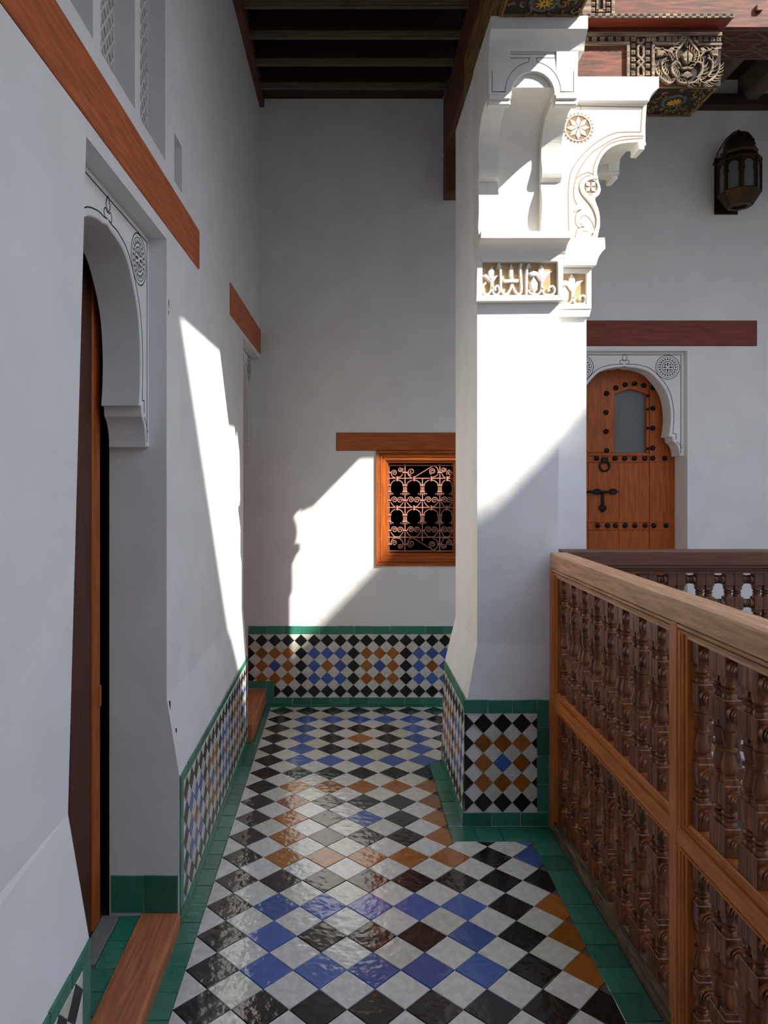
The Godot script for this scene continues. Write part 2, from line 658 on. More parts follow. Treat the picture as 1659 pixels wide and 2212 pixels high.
func shell(called: String, label: String, lo: Vector3, hi: Vector3, open: Array, m: Material, t := 0.08) -> void:   # five or fewer sides of a closed room, each a slab
	var b := B.new()
	var sides := {"-x": [Vector3(lo.x - t, lo.y - t, lo.z - t), Vector3(lo.x, hi.y + t, hi.z + t)], "+x": [Vector3(hi.x, lo.y - t, lo.z - t), Vector3(hi.x + t, hi.y + t, hi.z + t)],
		"-y": [Vector3(lo.x, lo.y - t, lo.z), Vector3(hi.x, lo.y, hi.z)], "+y": [Vector3(lo.x, hi.y, lo.z), Vector3(hi.x, hi.y + t, hi.z)],
		"-z": [Vector3(lo.x, lo.y - t, lo.z - t), Vector3(hi.x, hi.y + t, lo.z)], "+z": [Vector3(lo.x, lo.y - t, hi.z), Vector3(hi.x, hi.y + t, hi.z + t)]}
	for s in sides:
		if not s in open:
			b.box(sides[s][0], sides[s][1])
	tag(put(called, b.mesh(), m, self), label, "wall", "", "structure")


const DOOR_Y := 2.15     # head of the recesses in the left wall

func near_jamb(y: float) -> float:
	return 1.475 + (y - 0.73) * 0.0705


func make_left_wall() -> void:
	var lf := left_frame()
	var w := thing("wall_left", "white plastered gallery wall on the left with a flared foot over a tiled dado", "wall", Transform3D(), "", "structure")
	var b := B.new()
	b.x = lf
	var ys := [-0.1, 0.0, 0.47, 0.715, DOOR_Y]
	var wide := func(u: float, y: float) -> float:
		var foot := 0.06925 - 0.013 * u
		return foot if y <= 0.47 else (0.0 if y > 0.714 else foot)
	var seg := func(ua: Callable, ub: Callable) -> void:
		for i in ys.size() - 1:
			var y0: float = ys[i]
			var y1: float = ys[i + 1]
			var a0: float = ua.call(y0)
			var a1: float = ua.call(y1)
			var c0: float = ub.call(y0)
			var c1: float = ub.call(y1)
			var p := Vector3(a0, y0, wide.call(a0, y0))
			var q := Vector3(c0, y0, wide.call(c0, y0))
			var r := Vector3(c1, y1, wide.call(c1, y1))
			var s := Vector3(a1, y1, wide.call(a1, y1))
			b.quad(p, q, r, s)
			b.quad(q, Vector3(c0, y0, -0.18), Vector3(c1, y1, -0.18), r)
			b.quad(Vector3(a0, y0, -0.18), p, s, Vector3(a1, y1, -0.18))
			b.quad(Vector3(c0, y0, -0.18), Vector3(a0, y0, -0.18), Vector3(a1, y1, -0.18), Vector3(c1, y1, -0.18))
	seg.call(func(_y: float) -> float: return -4.0, near_jamb)
	seg.call(func(_y: float) -> float: return 2.25, func(_y: float) -> float: return 3.8)
	var holes := [[2.345, 2.45, 2.372, 2.53, 0.09], [0.948, 2.715, 2.188, 2.339, 0.062], [3.388, 4.49, 2.174, 2.328, 0.062]]
	for k in 3:
		holes.append([1.355 + 0.309 * k, 1.615 + 0.309 * k, 2.388, 3.25, 0.3])
	holed(b, -4.0, 4.49, DOOR_Y, 4.0, 0.18, holes)
	put("plaster", b.mesh(), M["plaster"], w)
	# the tiled dado between the two doors, and the one this side of the near door
	var df := Transform3D(Basis(Vector3(0, 0, -1), Vector3.UP, Vector3(1, 0, 0)), Vector3(-0.517, 0, 0))
	var colour := func(i: int, j: int) -> String: return dado_colour(i, j, false)
	diamond_field(w, df, rect2(2.295, 0.045, 3.8, 0.437), Vector2(2.335, 0.0842), 0.0785, 0.0785, "wall", colour, 0.0008, -0.002, 0.006, 0.006)
	strip(w, df, Vector2(2.25, 0.437), Vector2(3.8, 0.472), 0.11, false, "wall", -0.002, 0.0065)
	strip(w, df, Vector2(2.25, 0.0), Vector2(3.8, 0.045), 0.11, false, "wall", -0.002, 0.0075)
	strip(w, df, Vector2(2.25, 0.045), Vector2(2.295, 0.437), 0.1, true, "wall", -0.002, 0.0065)
	diamond_field(w, df, rect2(1.05, 0.045, 1.41, 0.437), Vector2(1.372, 0.0842), 0.0785, 0.0785, "wall", colour, 0.0008, -0.002, 0.006, 0.006)
	strip(w, df, Vector2(1.05, 0.437), Vector2(1.455, 0.472), 0.11, false, "wall", -0.002, 0.0065)
	strip(w, df, Vector2(1.41, 0.0), Vector2(1.455, 0.437), 0.11, true, "wall", -0.002, 0.0065)
	# the foot of the far jamb of the near door: two dark green tiles, and the tiled doorway behind its sill
	var jf := Transform3D(Basis(), lf * Vector3(2.25, 0, 0))
	jf.basis = Basis(Vector3(1, 0, 0.013).normalized(), Vector3.UP, Vector3(-0.013, 0, 1).normalized())
	jf.origin = lf * Vector3(2.25, 0, 0)
	strip(w, jf, Vector2(-0.175, 0.045), Vector2(0.036, 0.163), 0.105, false, "wall", -0.002, 0.007)
	var chips := B.new()
	chips.x = lf
	for c in [[2.275, 1.955, 0.016, 0.0], [2.268, 0.688, 0.013, 0.0065], [2.29, 0.60, 0.007, 0.021], [2.27, 1.925, 0.007, 0.0]]:
		chips.prism(V2([[c[0], c[1] - c[2]], [c[0] + 0.004, c[1] - c[2] * 0.2], [c[0] + 0.002, c[1] + c[2]], [c[0] - 0.003, c[1] + c[2] * 0.4]]), c[3] - 0.004, c[3] + 0.0006)
	put("chip", chips.mesh(), M["groove shade and dirt"], w)
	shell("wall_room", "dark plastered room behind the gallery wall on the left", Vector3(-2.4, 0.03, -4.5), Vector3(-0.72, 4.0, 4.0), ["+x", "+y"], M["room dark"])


func make_back_wall() -> void:
	var w := thing("wall_back", "white plastered end wall of the gallery above a band of diamond tiles", "wall", Transform3D(), "", "structure")
	var b := B.new()
	b.x = Transform3D(Basis(), P(0, 0, 4.47))
	holed(b, -1.2, 3.7, -0.1, 4.0, 0.18, [[0.195, 0.752, 0.864, 1.575, 0.3], [1.373, 2.127, -0.05, 2.196, 0.3], [-0.054, 1.002, 1.576, 1.689, 0.062], [0.898, 2.56, 2.226, 2.385, 0.062]])
	put("plaster", b.mesh(), M["plaster"], w)
	var f := Transform3D(Basis(), P(0, 0, 4.47))
	var colour := func(i: int, j: int) -> String: return dado_colour(i, j, true)
	var org := Vector2(-0.598, 0.0838)
	diamond_field(w, f, V2([[-0.60, 0.148], [-0.44, 0.148], [-0.44, 0.0445], [0.62, 0.0445], [0.62, 0.437], [-0.60, 0.437]]), org, 0.0814, 0.0785, "wall", colour, 0.0008, -0.002, 0.006, 0.005)
	diamond_field(w, f, rect2(0.62, 0.0445, 1.37, 0.437), org, 0.0814, 0.0785, "wall", colour, 0.0008, -0.002, 0.006, 0.0, true)
	diamond_field(w, f, rect2(2.13, 0.0445, 3.3, 0.437), org, 0.0814, 0.0785, "wall", colour, 0.0008, -0.002, 0.006, 0.0, true)
	strip(w, f, Vector2(-0.60, 0.437), Vector2(0.72, 0.489), 0.113, false, "wall", -0.002, 0.0065)
	strip(w, f, Vector2(-0.44, 0.0), Vector2(0.72, 0.0445), 0.113, false, "wall", -0.002, 0.0065)
	strip(w, f, Vector2(-0.60, 0.1), Vector2(-0.489, 0.148), 0.12, false, "wall", -0.002, 0.0065)
	strip(w, f, Vector2(-0.489, 0.0), Vector2(-0.44, 0.148), 0.16, true, "wall", -0.002, 0.0065)
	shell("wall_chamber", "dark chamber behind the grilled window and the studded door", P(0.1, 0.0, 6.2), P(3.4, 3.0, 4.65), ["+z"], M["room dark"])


func make_floor() -> void:
	var fl := thing("floor", "glazed floor of diamond tiles in black, white, blue and brown with a green border", "floor", Transform3D(), "", "structure")
	var ff := floor_frame()
	var b := B.new()
	b.x = ff
	b.prism(V2([[-0.74, -4.0], [0.93, -4.0], [0.93, 2.965], [3.7, 2.965], [3.7, 4.64], [-0.74, 4.64]]), -0.2, -0.0035)
	put("bed", b.mesh(), M["floor grout"], fl)
	var colour := func(i: int, j: int) -> String: return floor_colour(i, j)
	var org := Vector2(-0.3785, 1.901)
	var px := 0.1537
	var py := 0.1531
	diamond_field(fl, ff, V2([[-0.455, 1.66], [0.723, 1.66], [0.723, 2.78], [0.415, 2.78], [0.415, 3.57], [0.76, 3.57], [0.76, 4.42], [-0.455, 4.42]]), org, px, py, "floor", colour, 0.0013, -0.006, 0.006, 0.007)
	diamond_field(fl, ff, rect2(-0.455, 0.2, 0.723, 1.66), org, px, py, "floor", colour, 0.0013, -0.006, 0.006, 0.0, true)
	diamond_field(fl, ff, rect2(0.76, 3.2, 3.5, 4.42), org, px, py, "floor", colour, 0.0013, -0.006, 0.006, 0.0, true)
	strip(fl, ff, Vector2(-0.5165, 1.45), Vector2(-0.455, 3.82), 0.105, true, "floor", -0.006, 0.006)
	strip(fl, ff, Vector2(-0.489, 3.82), Vector2(-0.455, 4.468), 0.105, true, "floor", -0.006, 0.006)
	strip(fl, ff, Vector2(-0.455, 4.42), Vector2(0.75, 4.468), 0.14, false, "floor", -0.006, 0.006)
	strip(fl, ff, Vector2(0.723, 1.45), Vector2(0.824, 2.78), 0.105, true, "floor", -0.006, 0.006)
	strip(fl, ff, Vector2(0.415, 2.78), Vector2(0.824, 2.902), 0.105, false, "floor", -0.006, 0.006)
	strip(fl, ff, Vector2(0.415, 2.902), Vector2(0.478, 3.57), 0.105, true, "floor", -0.006, 0.006)
	# the doorway behind the near sill
	strip(fl, ff, Vector2(-0.72, 1.55), Vector2(-0.634, 2.0), 0.1, true, "floor", 0.034, 0.006)
	strip(fl, ff, Vector2(-0.70, 2.0), Vector2(-0.634, 2.245), 0.12, true, "floor", 0.034, 0.006)
	put("slab", box_mesh(P(-0.757, -0.01, 2.245), P(-0.702, 0.04, 2.02), 0.002), M["marble"], fl)
	put("step", box_mesh(P(-0.757, -0.003, 2.249), P(-0.63, 0.034, 1.48)), M["floor grout"], fl)


func make_ceiling() -> void:
	var c := thing("ceiling", "dark timber gallery ceiling of moulded joists under boards", "ceiling", Transform3D(), "", "structure")
	put("board", box_mesh(P(-0.6, 3.88, 4.5), P(0.9, 3.96, -4.0)), M["ceiling x"], c)
	put("board", box_mesh(P(0.9, 3.88, 4.5), P(3.7, 3.96, 3.1)), M["ceiling z"], c)
	var jm := B.new()
	jm.x = Transform3D(Basis(Vector3(0, 0, 1), Vector3.UP, Vector3(-1, 0, 0)), Vector3())
	jm.prism(V2([[-0.032, 3.745], [-0.032, 3.736], [-0.024, 3.736], [-0.024, 3.730], [-0.012, 3.730], [-0.012, 3.722], [0.012, 3.722], [0.012, 3.730], [0.024, 3.730], [0.024, 3.736], [0.032, 3.736], [0.032, 3.745]]), -0.608, 0.56)
	var jmesh := jm.mesh()
	var jb := box_mesh(Vector3(-0.56, 3.7455, -0.034), Vector3(0.608, 3.88, 0.034))
	for i in 18:
		var at := Transform3D(Basis(), P(0, 0, 4.285 - 0.2465 * i))
		var j := put("joist", jb, M["ceiling x"], c, at)
		put("moulding", jmesh, M["ceiling strip x"], j)
	var jz := B.new()
	jz.prism(V2([[-0.05, 3.88], [-0.05, 3.75], [-0.03, 3.72], [0.03, 3.72], [0.05, 3.75], [0.05, 3.88]]), -4.47, -3.37)
	var jzm := jz.mesh()
	for i in 8:
		put("joist", jzm, M["ceiling strip z"], c, Transform3D(Basis(), Vector3(1.25 + 0.31 * i, 0, 0)))
	put("wall_plate", box_mesh(P(-0.60, 3.705, 4.47), P(-0.5, 3.80, -3.0), 0.006), M["beam z"], c)
	put("cornice", box_mesh(P(0.9, 3.685, 4.47), P(3.7, 3.76, 4.40), 0.006), M["ceiling x"], c)
	put("board", box_mesh(P(-0.54, 3.76, 4.47), P(0.61, 3.80, 4.34), 0.004), M["ceiling x"], c)


func make_courtyard() -> void:   # the rest of the house round the courtyard: it shades and lights the gallery
	var roof := B.new()
	roof.box(P(-2.5, 3.96, 6.3), P(0.9, 4.2, -4.6))
	roof.box(P(0.9, 3.96, 6.3), P(7.9, 4.2, 3.1))
	tag(put("floor_upper", roof.mesh(), M["room dark"], self), "storey above the gallery", "floor", "", "structure")
	var m: Material = M["plaster"]
	var blocks := {
		"wall_west": ["white upper front of the house over the gallery beam", P(0.6, 4.2, 3.1), P(0.9, 8.3, -4.6)],
		"wall_north": ["white upper front of the house over the far beam", P(0.9, 4.2, 3.4), P(7.5, 8.3, 3.1)],
		"wall_east": ["white east front of the courtyard", P(EAST, -4.2, 3.1), P(EAST + 0.4, EAST_TOP, SOUTH)],
		"wall_south": ["white south front of the courtyard", P(0.9, -4.2, SOUTH), P(EAST + 0.4, SOUTH_TOP, SOUTH - 0.4)],
		"wall_cellar_west": ["dark lower front under the gallery", P(0.6, -4.2, 2.96), P(0.92, -0.2, -4.6)],
		"wall_cellar_north": ["dark lower front under the far gallery", P(0.92, -4.2, 3.3), P(EAST, -0.2, 2.96)],
		"wall_end": ["white end wall of the gallery behind the viewer", P(-0.7, -0.2, SOUTH), P(0.9, 4.0, SOUTH - 0.2)],
		"wall_north_side": ["white front of the house right of the far gallery", P(3.9, -0.2, 3.4), P(7.5, 4.2, 3.1)],
		"wall_side": ["white end wall of the far gallery", P(3.7, -0.2, 4.7), P(3.9, 4.0, 3.4)],
	}
	for k in blocks:
		tag(put(k, box_mesh(blocks[k][1], blocks[k][2]), M["beam y"] if "cellar" in k else m, self), blocks[k][0], "wall", "", "structure")
	tag(put("ground", box_mesh(P(0.6, -4.4, 3.4), P(EAST + 0.4, -4.2, SOUTH - 0.4)), M["courtyard floor"], self), "pale paved courtyard floor below the gallery", "ground", "", "structure")


# ---------------------------------------------------------------- carved ornament
func rosette(b: B, c: Vector2, r: float, z: float, teeth := 20) -> void:   # incised door rosette: two rings, a ring of teeth, a cross of petals
	b.stroke(circle(c, r, 40), 0.0036, z, z + 0.0007, -1, 1.0)
	b.stroke(circle(c, r * 0.84, 36), 0.0024, z, z + 0.0007, -1, 1.0)
	for i in teeth:
		var a := TAU * i / teeth
		var d := Vector2.from_angle(a)
		var s := d.orthogonal()
		b.prism(PackedVector2Array([c + d * r * 0.79, c + d * r * 0.61 + s * r * 0.085, c + d * r * 0.61 - s * r * 0.085]), z, z + 0.0007)
	b.stroke(circle(c, r * 0.48, 28), 0.0036, z, z + 0.0007, -1, 1.0)
	for i in 4:
		var d := Vector2.from_angle(TAU * i / 4)
		var s := d.orthogonal()
		b.prism(PackedVector2Array([c + d * r * 0.05, c + d * r * 0.25 + s * r * 0.075, c + d * r * 0.44, c + d * r * 0.25 - s * r * 0.075]), z, z + 0.0008)
		var e := Vector2.from_angle(TAU * (i + 0.5) / 4)
		var f := e.orthogonal()
		b.prism(PackedVector2Array([c + e * r * 0.18, c + e * r * 0.42 + f * r * 0.12, c + e * r * 0.34, c + e * r * 0.42 - f * r * 0.12]), z, z + 0.0007)


func arch_half() -> PackedVector2Array:   # the right half of the door arch, from the apex down to the corbel
	var o := smooth(V2([[0.0, 2.108], [0.03, 2.101], [0.075, 2.096], [0.154, 2.072], [0.221, 2.0075], [0.2645, 1.938], [0.284, 1.865], [0.2907, 1.79], [0.286, 1.72], [0.277, 1.666]]), 4)
	o.append_array(V2([[0.30, 1.664], [0.304, 1.636]]))
	o.append_array(smooth(V2([[0.306, 1.634], [0.322, 1.622], [0.338, 1.596], [0.346, 1.56]]), 3))
	o.append(Vector2(0.346, 1.545))
	return o


func arch_surround(parent: Node3D, at: Transform3D) -> void:   # z = 0 is the carved face; y as in the far door
	var h := arch_half()
	var poly := V2([[-0.377, 1.545], [-0.377, 2.196], [0.377, 2.196], [0.377, 1.545]])
	poly.reverse()
	poly = V2([[0.377, 1.545], [0.377, 2.196], [-0.377, 2.196], [-0.377, 1.545]])
	for i in range(h.size() - 1, 0, -1):
		poly.append(Vector2(-h[i].x, h[i].y))
	poly.append_array(h)
	var b := B.new()
	b.prism(poly, -0.115, 0.0, 0.003)
	var panel := put("arch_panel", b.mesh(), M["plaster"], parent, at)
	var g := B.new()
	var z := -0.0003
	g.stroke(V2([[0.352, 1.56], [0.352, 2.178], [-0.352, 2.178], [-0.352, 1.56]]), 0.0032, z, 0.0007, -1, 1.0)
	for s in [-1.0, 1.0]:
		var ln := V2([[0.012 * s, 2.122], [0.03 * s, 2.118], [0.08 * s, 2.116], [0.165 * s, 2.09], [0.237 * s, 2.02], [0.283 * s, 1.945], [0.303 * s, 1.865], [0.309 * s, 1.79], [0.304 * s, 1.70], [0.303 * s, 1.684]])
		var sm := smooth(ln, 4)
		sm.append(Vector2(0.322 * s, 1.684))
		sm.append(Vector2(0.322 * s, 1.648))
		g.stroke(sm, 0.0034, z, 0.0008, -1, 1.0)
		g.stroke(smooth(V2([[0.326 * s, 1.634], [0.344 * s, 1.618], [0.358 * s, 1.59]]), 4), 0.003, z, 0.0007, -1, 1.0)
		g.stroke(smooth(V2([[0.004 * s, 2.122], [0.022 * s, 2.12], [0.03 * s, 2.135], [0.018 * s, 2.146], [0.006 * s, 2.138]]), 5), 0.0032, z, 0.0008, -1, 1.0)
	g.stroke(smooth(V2([[0, 2.14], [0.015, 2.158], [0.0, 2.182], [-0.015, 2.158], [0, 2.14]]), 5), 0.0032, z, 0.0008, -1, 1.0)
	put("incised_line", g.mesh(), M["groove shade and dirt"], panel)
	for s in [-1.0, 1.0]:
		var r := B.new()
		rosette(r, Vector2(0.27 * s, 2.10), 0.075, z)
		put("rosette", r.mesh(), M["groove shade and dirt"], panel)


func leaf_planks(parent: Node3D, at: Transform3D, w: float, h: float, t: float, boards: int, m: Material) -> void:
	for i in boards:
		put("plank", box_mesh(Vector3(w * i / boards + 0.0006, 0, -t), Vector3(w * (i + 1) / boards - 0.0006, h, 0), 0.003), m, parent, at)


func make_doors() -> void:
	var lf := left_frame()
	# the near door in the left wall
	var d1 := thing("door", "dark wooden door ajar in the near arched recess of the left wall", "door", Transform3D(), "", "structure")
	d1.name = "door_1"
	arch_surround(d1, lf * Transform3D(Basis(), Vector3(1.873, -0.046, -0.055)))
	var leaf := Node3D.new()
	leaf.name = "leaf"
	d1.add_child(leaf)
	leaf.transform = lf * Transform3D(Basis(), Vector3(1.48, 0.05, -0.195))
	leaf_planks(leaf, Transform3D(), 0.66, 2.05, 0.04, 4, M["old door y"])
	put("stile", box_mesh(Vector3(0.66, 0, -0.045), Vector3(0.722, 2.05, 0.004), 0.004), M["door y"], leaf)
	put("hinge", box_mesh(Vector3(0.704, 0.655, -0.03), Vector3(0.7245, 0.72, 0.007), 0.002), M["door y"], leaf)
	# the far door in the left wall, seen edge on
	var d2 := thing("door", "arched door recess at the far end of the left wall beside the end wall", "door", Transform3D(), "", "structure")
	d2.name = "door_2"
	arch_surround(d2, lf * Transform3D(Basis.from_scale(Vector3(0.886, 1, 1)), Vector3(4.136, -0.03, -0.055)))
	var leaf2 := Node3D.new()
	leaf2.name = "leaf"
	d2.add_child(leaf2)
	leaf2.transform = lf * Transform3D(Basis(), Vector3(3.81, 0.1, -0.14))
	leaf_planks(leaf2, Transform3D(), 0.66, 2.0, 0.035, 4, M["door y"])
	# the studded door in the end wall
	var d3 := thing("door", "studded orange wooden door under a white arch right of the pillar", "door", Transform3D(), "", "structure")
	d3.name = "door_3"
	arch_surround(d3, Transform3D(Basis(), P(1.75, 0, 4.505)))
	var f := Transform3D(Basis(), P(0, 0, 4.645))
	var X := func(px: float) -> float: return (px - CX) * 4.645 / F
	var Y := func(py: float) -> float: return EYE + (CY - py) * 4.645 / F
	var wx0: float = X.call(1328)
	var wx1: float = X.call(1397)
	var wy0: float = Y.call(978)
	var outline := V2([[1.37, 0.0], [2.14, 0.0], [2.14, 2.2], [wx1 + 0.012, 2.2]])   # three pieces round the wicket's opening
	var top: float = Y.call(852)
	var arc := V2([[wx1, wy0], [wx1, Y.call(852)]])
	for i in range(1, 8):
		arc.append(Vector2(lerpf(wx1, wx0, i / 8.0), top + 0.032 * sin(PI * i / 8.0)))
	arc.append(Vector2(wx0, Y.call(852)))
	arc.append(Vector2(wx0, wy0))
	var right_x: float = X.call(1403)
	var bl := B.new()
	bl.x = f
	bl.prism(rect2(right_x + 0.001, 0, 2.137, 2.2), -0.045, 0.004, 0.003)
	put("stile", bl.mesh(), M["door y"], d3)
	var wk := B.new()
	wk.x = f
	var ring := V2([[1.375, wy0 - 0.001], [1.375, 2.2], [right_x, 2.2], [right_x, wy0 - 0.001], [wx1, wy0 - 0.001]])
	ring.reverse()
	ring = V2([[wx1, wy0], [right_x - 0.001, wy0], [right_x - 0.001, 2.2], [1.375, 2.2], [1.375, wy0], [wx0, wy0]])
	for i in range(arc.size() - 2, 0, -1):
		ring.append(arc[i])
	wk.prism(ring, -0.045, 0.0, 0.003)
	put("wicket", wk.mesh(), M["door y"], d3)
	for i in 3:
		put("plank", box_mesh(Vector3(lerpf(1.375, right_x, i / 3.0), 0, -0.045), Vector3(lerpf(1.375, right_x, (i + 1) / 3.0) - 0.001, wy0 - 0.001, 0), 0.002), M["door y"], d3, f)
	var pane := B.new()
	pane.prism(arc, -0.04, -0.03)
	put("pane", pane.mesh(), M["frosted pane"], d3, f)
	for py in [984.0, 998.0, 1127.0, 1144.0]:
		put("band", box_mesh(Vector3(1.375, Y.call(py) - 0.004, 0.0), Vector3(2.137, Y.call(py) + 0.004, 0.006), 0.0025), M["door y"], d3, f)
	var sb := B.new()
	sb.x = Transform3D(Basis(Vector3.RIGHT, PI / 2), Vector3())
	sb.lathe(PackedVector2Array([Vector2(0.0165, 0), Vector2(0.0165, 0.004), Vector2(0.014, 0.010), Vector2(0.008, 0.015), Vector2(0.0, 0.017)]), 10)
	var studs: Array = []
	for px in [1288.0, 1328.0, 1349.0, 1370.0, 1392.0, 1409.0, 1435.0]: studs.append([px, 990.0])
	for px in [1291.0, 1312.0, 1329.0, 1350.0, 1371.0, 1393.0, 1411.0, 1438.0]: studs.append([px, 1135.0])
	for py in [838.0, 882.0, 925.0, 968.0]: studs.append([1409.0, py])
	for p in [[1330, 838], [1350, 831], [1370, 829], [1390, 833], [1310, 850], [1309, 891], [1309, 932], [1310, 973]]: studs.append(p)
	for s in studs:
		put("stud", sb.mesh(), M["iron"], d3, f * Transform3D(Basis(), Vector3(X.call(s[0]), Y.call(s[1]), 0.004)))
	for py in [855.0, 884.0, 925.0, 969.0]:
		put("stud", sb.mesh(), M["iron"], d3, f * Transform3D(Basis.from_scale(Vector3(0.6, 0.6, 0.6)), Vector3(X.call(1399), Y.call(py), 0.0)))
	var kb := B.new()
	kb.tube(to3(circle(Vector2(X.call(1305), Y.call(1007)), 0.032, 20)), 0.006, 6)
	kb.box(Vector3(X.call(1305) - 0.02, Y.call(1000), -0.006), Vector3(X.call(1305) + 0.02, Y.call(988), 0.012), 0.004)
	put("knocker", kb.mesh(), M["iron"], d3, f * Transform3D(Basis(), Vector3(0, 0, 0.01)))
	var bo := B.new()
	bo.tube(PackedVector3Array([Vector3(X.call(1266), Y.call(1062), 0.014), Vector3(X.call(1333), Y.call(1062), 0.014)]), 0.008, 6)
	for px in [1289.0, 1323.0]:
		bo.box(Vector3(X.call(px) - 0.02, Y.call(1062) - 0.018, 0), Vector3(X.call(px) + 0.02, Y.call(1062) + 0.018, 0.022), 0.006)
	bo.box(Vector3(X.call(1301) - 0.01, Y.call(1106), 0.004), Vector3(X.call(1301) + 0.01, Y.call(1064), 0.012), 0.003)
	bo.box(Vector3(X.call(1301) - 0.022, Y.call(1102), 0.0), Vector3(X.call(1301) + 0.022, Y.call(1092), 0.016), 0.003)
	put("bolt", bo.mesh(), M["iron"], d3, f)


func make_lintels() -> void:
	var lf := left_frame()
	var b := B.new()
	b.x = lf
	b.box(Vector3(0.95, 2.19, -0.06), Vector3(2.713, 2.337, 0.004), 0.003)
	tag(put("lintel", b.mesh(), M["lintel z"], self), "long reddish wooden lintel set into the left wall above the near arched door", "lintel", "wooden lintels", "thing")
	b = B.new()
	b.x = lf
	b.box(Vector3(3.39, 2.176, -0.06), Vector3(4.468, 2.326, 0.006), 0.003)
	tag(put("lintel", b.mesh(), M["lintel z"], self), "shorter reddish wooden lintel in the left wall meeting the end wall", "lintel", "wooden lintels", "thing")
	tag(put("lintel", box_mesh(P(-0.052, 1.578, 4.53), P(1.0, 1.687, 4.462), 0.003), M["honey x"], self), "honey coloured wooden lintel above the small grilled window", "lintel", "wooden lintels", "thing")
	tag(put("lintel", box_mesh(P(0.90, 2.228, 4.53), P(2.558, 2.383, 4.464), 0.003), M["dark red x"], self), "dark red wooden lintel above the studded door in the far wall", "lintel", "wooden lintels", "thing")
	# sills of the two doors on the left
	b = B.new()
	b.x = Transform3D(Basis(Vector3(1, 0, 0), Vector3.UP, Vector3(0, 0, 1)), Vector3())
	b.prism(V2([[-0.634, 0.0], [-0.512, 0.0], [-0.512, 0.037], [-0.520, 0.046], [-0.634, 0.046]]), -2.246, -1.46, 0.002)
	tag(put("threshold", b.mesh(), M["sill z"], self), "worn wooden door sill on the floor at the near arched door, its edge rubbed bare", "threshold", "wooden door sills", "thing")
	tag(put("threshold", box_mesh(P(-0.70, 0.0, 4.466), P(-0.49, 0.099, 3.815), 0.004), M["sill z"], self), "wooden step at the foot of the far left door against the end wall", "threshold", "wooden door sills", "thing")


